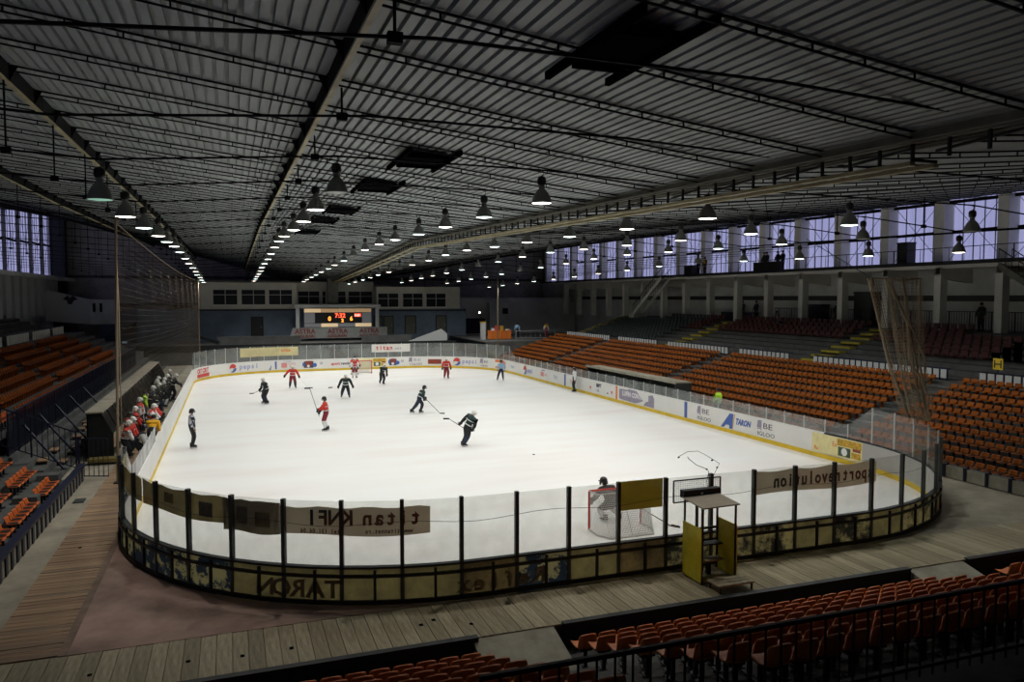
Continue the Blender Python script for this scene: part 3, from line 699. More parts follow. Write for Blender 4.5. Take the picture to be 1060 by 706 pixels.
# which show largest: nearest to the camera inside the frame
cy_, sy_ = cos(radians(20.1)), sin(radians(20.1)); cp, sp = cos(radians(3.25)), sin(radians(3.25))
def px(x, y, z):
    r = x*cy_-y*sy_; f0 = x*sy_+y*cy_; zz = z-CAMZ; f = f0*cp-zz*sp; u_ = f0*sp+zz*cp
    return (530+793*r/f, 353-793*u_/f, f) if f > .1 else (-9, -9, f)
def seen(q):
    u, v, f = px(q[0], q[1], q[2]+.6); return f > 0 and -8 < u < 1068 and 0 < v < 712
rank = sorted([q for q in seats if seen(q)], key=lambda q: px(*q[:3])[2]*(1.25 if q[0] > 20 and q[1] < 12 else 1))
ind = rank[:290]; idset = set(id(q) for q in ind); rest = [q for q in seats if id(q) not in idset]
for q in ind:
    r = empty('stadium_seat', q[:3], q[3])
    lab = q[5].replace(' seat ', ' %s plastic seat ' % {'orange': 'orange', 'red': 'red-orange', 'muted': 'orange'}[q[4]], 1)
    tag(r, lab, 'seat', q[6])
    for nm, me in zip(('seat', 'backrest', 'bracket'), SM[q[4]]): inst(nm, me, r)
def seat_mass(lst, name, m, label, LV):
    V, Fc = [], []; o = 0; fa = LF
    for q in lst:
        c, s_ = cos(q[3]-0), sin(q[3]-0)
        W = np.empty_like(LV); W[:,0] = LV[:,0]*c-LV[:,1]*s_+q[0]; W[:,1] = LV[:,0]*s_+LV[:,1]*c+q[1]; W[:,2] = LV[:,2]+q[2]
        V.append(W); Fc += [tuple(i+o for i in f) for f in fa]; o += len(LV)
    me = bpy.data.meshes.new(name); me.from_pydata(np.concatenate(V).tolist(), [], Fc); me.materials.append(m)
    ob = link(bpy.data.objects.new(name, me)); return tag(ob, label, 'seats', None, 'stuff')
seat_mass([q for q in rest if q[4] == 'red'], 'seat_rows', M_redseat, 'further red-orange seats of the near stand in shadow', LV1)
seat_mass([q for q in rest if q[4] == 'muted'], 'seat_rows', M_orange2, 'dusty orange plastic seats in rows along the right stand', LV2)
seat_mass([q for q in rest if q[4] == 'orange'], 'seat_rows', M_brick, 'dull orange seats in long rows of the left stand', LV2)
# ------------------------------------------------------------------ RIGHT STAND
rows = [(26.15, 26.3, F+.45)]+[(26.3, 27.2, .30)]+[(27.2+.815*(k-1), 27.2+.815*k, RR(k)[1]) for k in range(1, 10)]+[(34.5, 36.3, 2.9)]+[(36.3+.85*j, 36.3+.85*(j+1), 3.0+.27*j) for j in range(8)]+[(43.1, XR, 5.1)]
rt = steps('terrace', rows, 'y', -3, 80, M_step)
MB().box((26.0, 8, F), (26.03, 80, F+.46)).build('kerb_face', M_gap, rt)
for i in range(58):
    y = 12.0+1.0*i*.9
    if 39.5 < y < 54: continue
    if y > 62: break
    MB().box((25.96, y, F), (26.15, y+.12, F+.5)).build('wall_post', M_blue, rt)
for ya, yb in ((28.3, 29.5), (47.1, 48.3), (66.3, 67.5), (9.7, 10.5)):
    for k in range(10):
        x, z = RR(k)
        MB().box((x-.42, ya, z), (x-.05, yb, z+.13)).build('stair', M_step, rt)
# panel railing between lower and upper right stand: each panel and post
gaps = [(28.0, 29.6), (39.5, 41.5), (47.0, 48.4), (57, 59), (66.2, 67.6)]
rail = empty('panel_railing', (35.2, 45, 2.9), label='long railing of small pale panels and navy posts above the orange right seats', cat='railing')
pm = MB().box((-.012, 0, .12), (.012, .34, .58)).mesh('panel', M_frame); pp = MB().box((-.03, -.03, 0), (.03, .03, .68)).mesh('post', M_blue)
y = 14.; yy = []
while y < 78:
    if not any(a-.1 < y < b for a, b in gaps):
        inst('panel', pm, rail, (0, y-45+.05, 0)); inst('post', pp, rail, (0, y-45, 0))
    y += .45
for a, b in zip([14]+[q[1] for q in gaps], [q[0] for q in gaps]+[78]): MB().box((-.03, a-45, .6), (.03, b-45, .68)).build('handrail', M_blue, rail)
# upper right rows: dark red and pale green bench seats
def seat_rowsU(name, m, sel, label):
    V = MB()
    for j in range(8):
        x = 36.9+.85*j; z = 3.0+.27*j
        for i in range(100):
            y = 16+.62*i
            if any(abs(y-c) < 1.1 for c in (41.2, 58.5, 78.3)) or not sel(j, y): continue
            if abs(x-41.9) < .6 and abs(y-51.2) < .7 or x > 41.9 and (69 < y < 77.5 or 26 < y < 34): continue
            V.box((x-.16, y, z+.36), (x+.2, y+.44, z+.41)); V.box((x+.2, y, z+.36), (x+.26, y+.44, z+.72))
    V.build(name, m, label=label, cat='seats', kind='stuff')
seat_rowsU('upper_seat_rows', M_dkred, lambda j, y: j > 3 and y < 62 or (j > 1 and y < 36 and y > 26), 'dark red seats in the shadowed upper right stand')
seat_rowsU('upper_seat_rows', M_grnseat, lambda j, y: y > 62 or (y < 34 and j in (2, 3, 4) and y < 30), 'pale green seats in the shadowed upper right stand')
for yc in (41.2, 58.5, 82.0):
    st = empty('yellow_stair', (36.4, yc, 2.9), label={41.2: 'yellow painted stair in the upper right stand nearest the drawn net', 58.5: 'yellow painted stair in the middle of the upper right stand', 82.0: 'narrow yellow painted stair at the far end of the right stand'}[yc], cat='stairs')
    if yc > 80: st.location.y = 78.6
    for j in range(8): MB().box((.85*j-.1, -.85, .27*j), (.85*j+.45, .85, .27*j+.24)).build('step', M_yelst, st)
# long low shelter between boards and right stand
sh = empty('timekeeper_shelter', (26.1, 46.9, F), label='long low dark shelter with pale roof edge behind the right boards', cat='shelter')
MB().box((-.55, -6.3, 1.66), (.62, 6.3, 1.74)).build('roof', M_conc, sh); MB().box((-.58, -6.35, 1.64), (-.52, 6.35, 1.80)).build('roof_edge', M_gap, sh)
MB().box((.5, -6.3, 0), (.6, 6.3, 1.66)).build('back_wall', M_dkwood, sh)
for q in (-6.3, 6.2): MB().box((-.5, q, 0), (.5, q+.1, 1.66)).build('end_wall', M_dkwood, sh)
for q in range(9): MB().box((-.5, -6.2+q*1.53, 0), (-.44, -6.12+q*1.53, 1.66)).build('post', M_black, sh)
# end wall of the right stand and its platform with the orange stall
ew = MB().box((26.2, 80, -.1), (46, 80.15, 2.4)); ew.box((26.2, 80.15, 2.3), (46, 95, 2.4)); o = ew.build('platform', M_wallD); struct(o)
st = empty('orange_stall', (29.2, 84, 2.4), label='orange boarded counter on the platform beyond the right stand', cat='counter')
for i in range(5): MB().box((-1.45+i*.58, -.05, .05), (-.9+i*.58, .02, 1.0)).build('board', T_org, st)
MB().box((-1.45, -.1, .95), (1.45, .6, 1.03)).build('counter_top', T_org, st)
MB().box((-1.4, .05, 0), (1.4, .55, .1)).build('base', M_dkwood, st)
bx = empty('drinks_cabinet', (27.3, 84.4, 2.4), label='beige upright cabinet with a lit top at the left end of the orange counter', cat='cabinet')
MB().box((-.25, -.25, 0), (.25, .25, 1.95)).build('body', M_frame, bx); MB().box((-.3, -.3, 1.95), (.3, .3, 2.06)).build('top', T_gold, bx)
lp = empty('clip_lamp', (27.35, 84.95, 2.4), label='small bright white lamp on a thin bent stem above the beige cabinet', cat='lamp')
MB().tube([(.1,.05,0), (.12,.05,2.1), (-.15,.05,2.6), (-.25,.05,3.05)], .03).build('stem', M_steel, lp); MB().ell((-.27,.05,3.1), (.1,.1,.1)).build('bulb', M_lens[0], lp)
for i, (x, c, h, lab) in enumerate(((28.4, T_wht, .22, 'pale carton standing on the left of the orange counter'), (28.9, T_red, .55, 'dark red tall box standing on the orange counter'), (29.5, T_gold, .5, 'brown flat box standing in the middle of the orange counter'), (30.2, T_wht, .12, 'low white tray at the right end of the orange counter'))):
    t = empty('carton', (x, 84.15, 3.43), label=lab, cat='box'); MB().box((-.2, -.12, 0), (.2, .12, h)).build('body', c, t); MB().box((-.21, -.13, h), (.21, .13, h+.03)).build('lid', c, t)
# ------------------------------------------------------------------ GALLERY ON THE RIGHT
gs = MB().box((43.7, 22, 9.15), (XR, YF-6, 9.5)).build('gallery_slab', M_cream, None); struct(gs)
MB().box((43.62, 22, 9.38), (43.75, YF-6, 9.6)).build('slab_edge', M_steel, gs)
for k in range(-3, 16):
    y = 33.5+4.3*k
    MB().box((43.6, y-.25, 5.0), (44.2, y+.25, 9.2)).build('column', M_cream, gs)
    bm_ = MB(); bm_.prism([(43.6, y-.2, 9.2), (43.6, y-.2, 8.75), (44.5, y-.2, 8.45), (XR, y-.2, 8.2), (XR, y-.2, 9.2)], (0, .4, 0)); bm_.build('bracket_beam', M_cream, gs)
MB().box((XR-.04, 22, 7.0), (XR-.01, 100, 7.4)).build('frieze', M_dkwood, gs)
def bal(label, p0, p1, h, sp, m, name='balustrade', cat='railing', parts=True):
    p0, p1 = Vector(p0), Vector(p1); d = p1-p0; L = d.length; r = empty(name, p0, label=label, cat=cat); u = d/L
    MB().bar((0,0,h), d+Vector((0,0,h)), .05, .05).build('handrail', m, r)
    MB().bar((0,0,.12), d+Vector((0,0,.12)), .035, .035).build('bottom_rail', m, r)
    n = int(L/sp); me = MB().box((-.012,-.012,.1), (.012,.012,h)).mesh('baluster', m); mp_ = MB().box((-.028,-.028,0), (.028,.028,h)).mesh('post', m)
    if n <= 280:
        for i in range(n+1): inst('post' if i % 8 == 0 else 'baluster', mp_ if i % 8 == 0 else me, r, u*(L*i/n))
    else:
        k = MB()
        for i in range(n+1): q = u*(L*i/n); k.box((q.x-.012, q.y-.012, q.z+.1), (q.x+.012, q.y+.012, q.z+h))
        tag(k.build('balusters', m, r), kind='stuff')
    return r
bal('dark vertical-bar railing under the right gallery behind the columns', (44.6, 24, 5.1), (44.6, 55, 5.1), 1.25, .19, M_steel)
gr_ = bal('dark gallery railing in front of the tall right windows', (43.9, 24, 9.5), (43.9, 98, 9.5), 1.0, 1.1, M_steel)
def flight(label, top, bot, w, m1, m2, n=14):
    r = empty('gallery_stair', bot, label=label, cat='stairs'); d = Vector(top)-Vector(bot)
    for sx in (0, w):
        MB().bar((sx,0,0), d+Vector((sx,0,0)), .1, .35).build('stringer', m1, r)
        MB().bar((sx,0,1.0), d+Vector((sx,0,1.0)), .05).build('handrail', m2, r)
        k = MB()
        for i in range(0, n+1, 1): q = d*(i/n); k.bar(q+Vector((sx,0,0)), q+Vector((sx,0,1.0)), .025)
        k.build('balusters', m2, r)
    for i in range(n):
        q = d*((i+.5)/n); MB().box((0, q.y-.15, q.z-.02), (w, q.y+.15, q.z+.02)).build('tread', m1, r)
    return r
f1 = flight('pale gallery stair sloping down towards the far end of the right stand', (42.5, 70.5, 9.3), (42.5, 76.5, 5.4), 1.1, M_cream, M_steel)
MB().box((0, -.2, -.6), (1.1, .9, .1)).build('landing', M_cream, f1)
flight('dark gallery stair sloping down at the right edge beside the gallery end', (43.4, 33.4, 9.2), (43.4, 27.5, 5.4), 1.1, M_gird, M_steel)
# things under the gallery
def blk(name, loc, sz, m, label, cat, lid=None):
    r = empty(name, loc, label=label, cat=cat); a, b, c = sz
    MB().box((-a/2,-b/2,0), (a/2,b/2,c*.94)).build('body', m, r); MB().box((-a/2-.03,-b/2-.03,c*.94), (a/2+.03,b/2+.03,c)).build('top', lid or m, r); return r
blk('cabinet', (45.3, 45.4, 5.1), (.9, 1.7, 2.6), M_dkwood, 'tall dark cabinet standing under the right gallery between two columns', 'cabinet')
blk('loudspeaker', (45.6, 42.2, 9.6), (.8, .9, 1.6), M_black, 'black loudspeaker box on the gallery by the right windows', 'loudspeaker')
blk('crate', (45.2, 50.6, 5.1), (.8, 2.0, 1.6), M_blue, 'low dark blue cupboard under the gallery near the yellow stair', 'cupboard')
tb = empty('press_table', (45.0, 60.4, 5.1), label='dark blue draped press table under the gallery above the yellow stair', cat='table')
MB().box((-.5, -2.3, .72), (.5, 2.3, .78)).build('tabletop', M_blue, tb); MB().box((-.52, -2.3, 0.02), (-.47, 2.3, .74)).build('cloth', M_blue, tb)
for sx in (-.4, .4):
    for sy in (-2.1, 2.1): MB().box((sx-.03, sy-.03, 0), (sx+.03, sy+.03, .72)).build('leg', M_steel, tb)
sg = empty('yellow_sign', (35.3, 27.0, 3.72), label='small yellow sign on the railing of the right stand', cat='sign')
MB().box((-.02, -.26, 0), (.02, .26, .55)).build('board', M_yel, sg)
for q in (-.19, .14): MB().box((-.03, q, .08), (-.021, q+.06, .47)).build('mark', M_black, sg)
MB().box((-.03, -.15, .24), (-.021, .18, .30)).build('mark', M_black, sg); MB().box((-.02, -.03, -.65), (.02, .03, 0)).build('post', M_steel, sg)
# ------------------------------------------------------------------ LEFT STAND
rows = [(-5.62, -5.46, F+.52)]+[(-5.62-.77*k, -5.62-.77*(k+1), F+.02+.34*k) for k in range(4)]+[(-8.7-.85*k, -8.7-.85*(k+1), F+1.4+.33*k) for k in range(8)]
lt = steps('terrace', rows, 'y', 10, 33.0, M_step)
rows = [(-6.3-.5*k, -6.3-.5*(k+1), F+.12+.3*k) for k in range(3)]+[(-7.8, -8.3, F+1.0)]+[(-8.3-.85*k, -8.3-.85*(k+1), 1.95+.33*k) for k in range(7)]+[(-14.25, -15.4, 3.9)]+[(-15.4-.85*k, -15.4-.85*(k+1), 4.1+.3*k) for k in range(6)]
lt2 = steps('terrace', rows, 'y', 33.0, 84, M_step)
MB().box((-5.6, 15, F+.5), (-5.38, 33, F+.6)).build('coping', M_blue, lt)
for i in range(34):
    y = 17+.55*i
    if y < 32.6: MB().box((-5.47, y, F), (-5.40, y+.2, F+.5)).build('wall_post', M_blue, lt)
MB().box((-5.46, 15, F), (-5.44, 33, F+.5)).build('kerb_face', M_gap, lt)
for i, y in enumerate((28.1, 31.4)): 
    MB().box((-6.7, y, F+.02), (-6.0, y+.5, F+.55)).build('concrete_block', M_step, lt)
# gate and aisle railings
bal('navy gate of vertical bars across the left walkway', (-5.6, 33.0, F), (-4.55, 32.6, F), 1.55, .17, M_blue, 'gate', 'gate')
bal('navy railing along the left stair climbing away from the gate', (-5.7, 33.1, F+.3), (-8.2, 32.6, F+1.5), 1.5, .19, M_blue)
fe = bal('long tall navy fence in front of the orange rows of the left stand', (-7.95, 33.2, F+1.0), (-7.95, 74, F+1.0), 1.6, .17, M_blue, 'fence', 'fence')
MB().box((-.06, 0, 0), (.0, 40.8, .95)).build('sheet', M_steel, fe)
for i, y in enumerate((35.2, 38.0, 41.2, 44.6, 48.5)):
    b = empty('brace', (-7.9, y, F+1.9), label='%s diagonal dark prop leaning from the navy fence of the left stand' % nth(i), cat='prop', group='fence props')
    MB().bar((0,0,0), (1.5,-.7,-1.75), .07).build('bar', M_blue, b); MB().box((1.4,-.8,-1.8), (1.6,-.6,-1.74)).build('foot', M_steel, b)
for i in range(14):
    x, y = random.uniform(-7.4, -6.3), 34.5+i*1.1
    b = empty('broken_bench', (x, y, F+.12+.3*int(max(0, (-6.3-x)/.5))), random.uniform(-.4, .4), label='%s worn brown bench piece from the gate on the steps below the navy fence' % nth(i), cat='bench', group='bench pieces below the fence')
    MB().box((-.18, -.35, .12), (.18, .35, .17)).build('slat', M_lplank[i % 4], b)
    for q in (-.28, .22): MB().box((-.15, q, 0), (.15, q+.06, .12)).build('leg', M_steel, b)
# white panels above, yellow seats, pale parapets in the shadow
rl = empty('panel_railing', (-14.3, 56, 3.9), label='dim railing of pale panels above the orange rows of the left stand', cat='railing')
for i in range(60):
    y = -10+.55*i
    if i % 13 > 10: continue
    inst('panel', MB().box((-.02, 0, .1), (.02, .4, .75)).mesh('panel', M_cream) if i == 0 else rl.children[0].data, rl, (0, y, 0))
MB().box((-.03, -10, .75), (.03, 23, .82)).build('handrail', M_blue, rl)
ys_ = MB()
for j in range(3):
    for i in range(12):
        x, y = -15.9-.85*j, 56+.6*i; z = 4.1+.3*j
        ys_.box((x-.2, y, z+.35), (x+.2, y+.45, z+.42)); ys_.box((x-.26, y, z+.35), (x-.2, y+.45, z+.8))
tag(ys_.build('yellow_seat_rows', M_yel), 'dim yellow seats in the upper left stand', 'seats', None, 'stuff')
pw = MB().prism([(-19.6, 99, 4.6), (-15.2, 99, 4.2), (-15.2, 99, 7.0), (-19.6, 99, 8.2)], (0, .3, 0)).build('parapet_wall', M_frame); struct(pw)
em = MB(); em.add([(-17.9,98.97,7.1),(-17.4,98.97,7.5),(-17.2,98.97,7.2),(-16.9,98.97,7.5),(-16.4,98.97,7.05),(-16.8,98.97,6.9),(-17.0,98.97,6.5),(-17.4,98.97,6.5),(-17.5,98.97,6.9)], [tuple(range(9))]); em.build('emblem', T_bdk, pw)
for x in (-14.9, -14.2): MB().box((x, 98.9, 5.6), (x+.25, 99.0, 6.6)).build('slot', M_dkglass, pw)
MB().box((-15.2, 99.0, 4.2), (-12.6, 99.3, 7.0)).build('return_wall', M_wall, pw)
# ------------------------------------------------------------------ FAR END: platform, facade, scoreboard
pf = MB().box((-18, 85.6, -.1), (24.4, 95, 2.15)).build('platform', M_wallD); struct(pf)
MB().box((-18, 85.5, 1.6), (24.4, 85.62, 2.3)).build('parapet', M_steel, pf)
FY = 95.
fc = MB().box((-3.6, FY, 5.85), (7.4, FY+4, 9.15)).box((16.9, FY, 5.7), (27.6, FY+4, 8.6)).box((7.4, FY+2.2, 5.8), (16.9, FY+6, 9.2))
fb = fc.build('wall_facade', M_fcream); struct(fb)
MB().box((-10, FY-.02, 2.1), (28.4, FY+3, 5.85)).build('lower_wall', M_bluewall, fb)
MB().box((-3.7, FY-.12, 5.72), (7.5, FY, 5.9)).build('string_course', M_steel, fb); MB().box((16.9, FY-.12, 5.55), (28.4, FY, 5.72)).build('string_course', M_steel, fb)
MB().box((11.0, FY-.3, 2.1), (12.2, FY+.6, 9.6)).build('pillar', M_gird, fb)
for i in range(8):
    x = -3.3+1.4*i; MB().box((x, FY-.03, 9.0), (x+1.36, FY+.02, 9.14)).build('cornice', M_gird, fb)
def fwin(x0, z0, w, h, y, cols, bar):
    global NW
    NW += 1; r = empty('window_%d' % NW, (x0, y-.075, z0)); struct(r)
    MB().box((0, .02, 0), (w, .06, h)).build('pane', M_dkglass, r)
    k = MB(); t = .07
    for a, b in (((-t,-.03,-t),(w+t,.05,0)), ((-t,-.03,h),(w+t,.05,h+t)), ((-t,-.03,0),(0,.05,h)), ((w,-.03,0),(w+t,.05,h)), ((0,-.02,h*bar-.03),(w,.05,h*bar+.03))): k.box(a, b)
    for i in range(1, cols): k.box((w*i/cols-.035,-.02,0), (w*i/cols+.035,.05,h))
    k.build('window_frame', M_frame, r)
    MB().box((-.1,-.1,-.14), (w+.1,.02,-t)).build('window_sill', M_cream, r)
for x in (-1.95, 1.15, 4.2): fwin(x, 6.45, 2.6, 1.7, FY, 2, .66)
for x in (17.1, 20.2, 23.2): fwin(x, 6.1, 2.5, 1.65, FY, 2, .62)
for x, w in ((7.7, 2.5), (10.6-.0, .35), (12.4, 1.0), (13.8, 2.9)): fwin(x, 6.5, w, 1.5, FY+2.2, 2 if w > 1.5 else 1, .6)
ND = 0
for x, w, m in ((2.2, 1.2, M_dkwood), (16.6, .9, M_door), (17.8, 1.1, M_door), (20.5, 1.25, M_door), (24.5, 1.25, M_door)):
    ND += 1; d = empty('door_%d' % ND, (x, FY-.02, 2.7)); struct(d)
    MB().box((0, -.03, 0), (w, .02, 2.2)).build('leaf', m, d)
    k = MB(); k.box((-.1,-.08,0), (0,.02,2.3)).box((w,-.08,0), (w+.1,.02,2.3)).box((-.1,-.08,2.2), (w+.1,.02,2.3)); k.build('door_frame', M_steel, d)
    MB().tube([(w-.15,-.1,1.0), (w-.15,-.1,1.15)], .025).build('handle', M_alu, d)
# low grey parapets and the pale wedge of the far stairs
wd = MB().prism([(19.3, 87.6, 2.2), (23.2, 87.6, 3.55), (23.9, 87.6, 3.0), (23.9, 87.6, 2.2)], (0, .3, 0)); wd.build('stair_parapet', M_frame, pf)
MB().box((-1.5, 88.5, 2.15), (7.2, 88.8, 3.0)).build('grey_parapet', M_wallD, pf); MB().box((14, 88.5, 2.15), (19.8, 88.8, 2.9)).build('grey_parapet', M_wallD, pf)
MB().prism([(-4.2, 88.4, 3.2), (-1.5, 88.4, 2.2), (-1.2, 88.4, 2.5), (-3.9, 88.4, 3.4)], (0, .2, 0)).build('stair_string', M_steel, pf)
# back-left corner: blue wall with sloping stair string, little lit windows
lo = MB().box((-15, 104, -.1), (-3.6, 104.3, 5.6)).build('wall_back_left', M_bluewall); struct(lo)
MB().prism([(-12, 103.8, 3.2), (-6.5, 103.8, 5.8), (-4.5, 103.8, 6.0), (-4.5, 103.8, 6.4), (-6.7, 103.8, 6.3), (-12.3, 103.8, 3.6)], (0, .15, 0)).build('stair_string', M_steel, lo)
for x in (-12.6, -9.2, -7.6): 
    NW += 1; r = empty('window_%d' % NW, (x, 103.98, 1.4)); struct(r); MB().box((0,-.02,0), (.55,.02,.5)).build('pane', mat('lit_pane_%d' % NW, (.3,.4,.45), .4, emit=(.5,.7,.8,.12)), r); MB().box((-.06,-.03,-.06), (.61,.01,0)).build('sill', M_frame, r)
rwall = MB().box((27.5, 101, 2.2), (46, 101.3, 7.2)).build('wall_back_right', M_wall); struct(rwall)
MB().box((33.2, 99.5, 2.3), (46, 101, 6.6)).build('pale_block', M_wall, rwall); MB().box((35, 99.44, 5.0), (35.8, 99.5, 5.8)).build('opening', M_dkglass, rwall)
MB().box((30.2, 100.9, 2.3), (33.0, 101.0, 4.4)).build('dark_recess', M_blue, rwall)
# scoreboard
sb = empty('scoreboard', (12.0, 93, 2.15), label='lit scoreboard with orange digits in a pale portal frame at the far end', cat='scoreboard')
def rel(p): return (p[0]-12.0, p[1]-93, p[2]-2.15)
for x in (7.06, 16.4): MB().box(rel((x, 92.9, 2.15)), rel((x+.4, 93.3, 6.1))).build('frame_post', M_frame, sb)
MB().box(rel((6.9, 92.8, 6.05)), rel((17.0, 93.4, 6.42))).build('frame_beam', M_frame, sb)
MB().box(rel((8.0, 93.0, 3.75)), rel((15.9, 93.3, 5.95))).build('case', M_gird, sb)
MB().box(rel((9.25, 92.95, 4.25)), rel((14.75, 93.0, 5.45))).build('display', M_black, sb)
M_warm = mat('scoreboard_lit_strip', (.7,.5,.3), .5, emit=(1,.60,.28,.22)); M_warm2 = mat('scoreboard_bright_strip', (.7,.6,.4), .5, emit=(1,.70,.40,.45)); M_sgrey = mat('scoreboard_grey_panel', (.33,.33,.35), .5, emit=(.5,.5,.55,.05))
for i in range(4): MB().box(rel((8.02+1.97*i, 92.93, 5.5)), rel((9.95+1.97*i, 93.0, 5.93))).build('lit_strip', M_warm2 if i in (0,) else M_warm, sb)
for x0, x1, m in ((8.02, 9.9, M_sgrey), (9.95, 11.9, M_warm2), (11.95, 13.9, M_sgrey), (13.95, 15.88, M_warm2)): MB().box(rel((x0, 92.93, 3.77)), rel((x1, 93.0, 4.18))).build('lit_strip', m, sb)
for x0, x1 in ((8.02, 9.22), (14.78, 15.88)): MB().box(rel((x0, 92.94, 4.25)), rel((x1, 93.0, 5.45))).build('side_panel', M_sgrey, sb)
D_red = mat('digit_red', (.8,.1,.05), .5, emit=(1,.10,.04,2.2)); D_org = mat('digit_orange', (.9,.3,.05), .5, emit=(1,.33,.04,2.2)); D_blk = mat('digit_red_field', (.8,.1,.05), .5, emit=(1,.07,.04,1.2)); D_w = mat('digit_white', (1,.8,.7), .5, emit=(1,.75,.6,2.0))
for body, x, z, sz, m in (('7:32', 11.55, 4.88, .72, D_red), ('0', 10.75, 4.5, .72, D_org), ('2', 12.3, 4.35, .55, D_org), ('6', 13.3, 4.5, .72, D_org)): text(body, sz, rel((x, 92.93, z)), (1,0,0), (0,0,1), m, sb, name='digit', bold=.02)
MB().box(rel((13.85, 92.93, 4.95)), rel((14.65, 92.95, 5.35))).build('digit_field', D_blk, sb); text('0:50', .36, rel((13.88, 92.92, 5.02)), (1,0,0), (0,0,1), D_w, sb, name='digit')
ab = empty('banner', (12.0, 92.6, 2.45), label='grey banner reading ASTRA ASIGURARI three times below the scoreboard', cat='banner')
MB().prism([(-5.75, 0, 0), (5.75, 0, 0), (5.75, .15, 1.25), (-5.3, .15, 1.25)], (0, .03, 0)).build('cloth', mat('astra_cloth', (.30,.30,.28), .8, var=.1), ab)
T_ast = mat('astra_print', (.25,.035,.03), .7)
for x in (-5.1, -1.35, 2.4):
    text('ASTRA', .78, (x, .03, .58), (1,0,0), (0,.12,1), T_ast, ab, sx=1.0, bold=.015); text('ASIGURARI', .44, (x-.05, -.03, .12), (1,0,0), (0,.12,1), T_ast, ab, sx=1.05, bold=.012)
# ------------------------------------------------------------------ LAMPS
bell = MB().lathe([(.345, 0), (.35, .02), (.33, .06), (.285, .22), (.21, .36), (.13, .45), (.10, .47), (.10, .60)], 18).lathe([(.30, .05), (.335, .015), (.345, 0)], 18)
bell_me = bell.mesh('reflector', M_bell, True)
ball_me = MB().lathe([(0, .60), (.12, .60), (.15, .66), (.15, .82), (.10, .88), (.05, .90), (0, .90)], 12).mesh('ballast', M_lampk, True)
hook_me = MB().tube([(0,0,.88), (.05,0,.95), (.07,0,1.03), (0,0,1.10), (-.05,0,1.06)], .018, 6).mesh('hook', M_lampk)
len_mb = MB().lathe([(0, -.02), (.18, -.012), (.318, .012)], 18)
len_me = {m.name: len_mb.mesh('lens', m, True) for m in M_lens+[M_lensdim, M_lensoff]}
ROWN = ['above the left boards', 'over the left ice', 'left of the valley girder', 'right of the valley girder', 'over the right ice', 'above the right boards', 'over the right stand']
OFF = {(0,0): 'dim', (1,0): 'off', (5,0): 'off', (5,1): 'off', (6,5): 'off', (3,9): 'off', (4,8): 'off', (2,7): 'off', (5,9): 'off', (6,0): 'skip'}
light_data = {}
for nm, c in (('lamp_lens_white', (1,.985,.95)), ('lamp_lens_warm', (1,.93,.87)), ('lamp_lens_cool', (.90,1,.98))):
    for far_ in (0, 1):
        d = bpy.data.lights.new(nm, 'SPOT'); d.shadow_soft_size = .16; d.spot_size = radians(164 if far_ else 128); d.spot_blend = .5 if far_ else .8; d.color = c; d.energy = LAMP_W*(.55 if far_ else 1); light_data[nm, far_] = d
for i, x in enumerate(ROWX):
    for k in range(16 if i in (1, 2, 3) else 15):
        st_ = OFF.get((i, k), 'on')
        if st_ == 'skip': continue
        y = LP0+LPD*k; z = lamp_z(i, y)
        ln = M_lens[(i*5+k*7+(k//3)) % 3].name if st_ == 'on' else {'dim': 'lamp_lens_dim', 'off': 'lamp_lens_unlit'}[st_]
        if (i, k) in ((6,1), (3,0)): ln = 'lamp_lens_warm'
        if (i, k) == (4,0): ln = 'lamp_lens_cool'
        r = empty('pendant_lamp', (x+random.uniform(-.05,.05), y, z), label='%sbell lamp, %s from the near end of the row %s' % ('lit ' if st_ == 'on' else 'dim greenish ' if st_ == 'dim' else 'unlit ', nth(k), ROWN[i]), cat='lamp', group='lamps '+ROWN[i]); r.scale = (.78,)*3
        inst('reflector', bell_me, r); inst('ballast', ball_me, r); inst('hook', hook_me, r); inst('lens', len_me[ln], r)
        if st_ == 'on':
            l = bpy.data.objects.new('lamp_light', light_data[ln, int(i > 4)]); l.location = (0,0,-.2); link(l, r)
# ------------------------------------------------------------------ NETS AND POLES
def pole(label, p, q, r):
    o = empty('net_pole', p, label=label, cat='pole'); d = Vector(q)-Vector(p)
    MB().tube([(0,0,0), d*.5, d], [r, r*.9, r*.8], 8).build('shaft', M_net, o); MB().box((-.14,-.14,0), (.14,.14,.04)).build('base_plate', M_steel, o); return o
pole('tall thin pole at the near left corner holding the side net', (-4.13, 31.8, F), (-3.95, 31.8, 10.2), .055)
pole('tall thin pole at the far left corner holding the side net', (-2.95, 79.2, F), (-2.95, 79.2, 9.0), .06)
pole('tall thin pole standing behind the far right corner of the boards', (27.4, 79.4, F), (27.4, 79.4, 9.5), .06)
def strands(mb, A, w):      # A: grid of points [i][j]
    for row in A:
        for p, q in zip(row[:-1], row[1:]): mb.bar(p, q, w)
nt = empty('safety_net', (-4.05, 32, F), label='tall brown safety net along the left boards between two poles', cat='net')
k = MB(); y = 0.
def nx(yy): return .05+1.05*yy/47.
def ntop(yy): return 9.75-1.2*yy/47.-.35*sin(pi*yy/47.)
while y < 47:
    k.bar((nx(y), y, 1.6), (nx(y), y, ntop(y)), .005); y += .3
for i in range(32):
    f = i/31
    pts = [(nx(yy), yy, 1.6+f*(ntop(yy)-1.6)) for yy in np.linspace(0, 47, 8)]
    for p, q in zip(pts[:-1], pts[1:]): k.bar(p, q, .004)
tag(k.build('mesh', M_netd, nt), kind='stuff')
k = MB(); pts = [(nx(yy), yy, ntop(yy)) for yy in np.linspace(0, 47, 24)]; k.tube(pts, .02, 5); k.build('head_rope', M_net, nt)
k = MB()
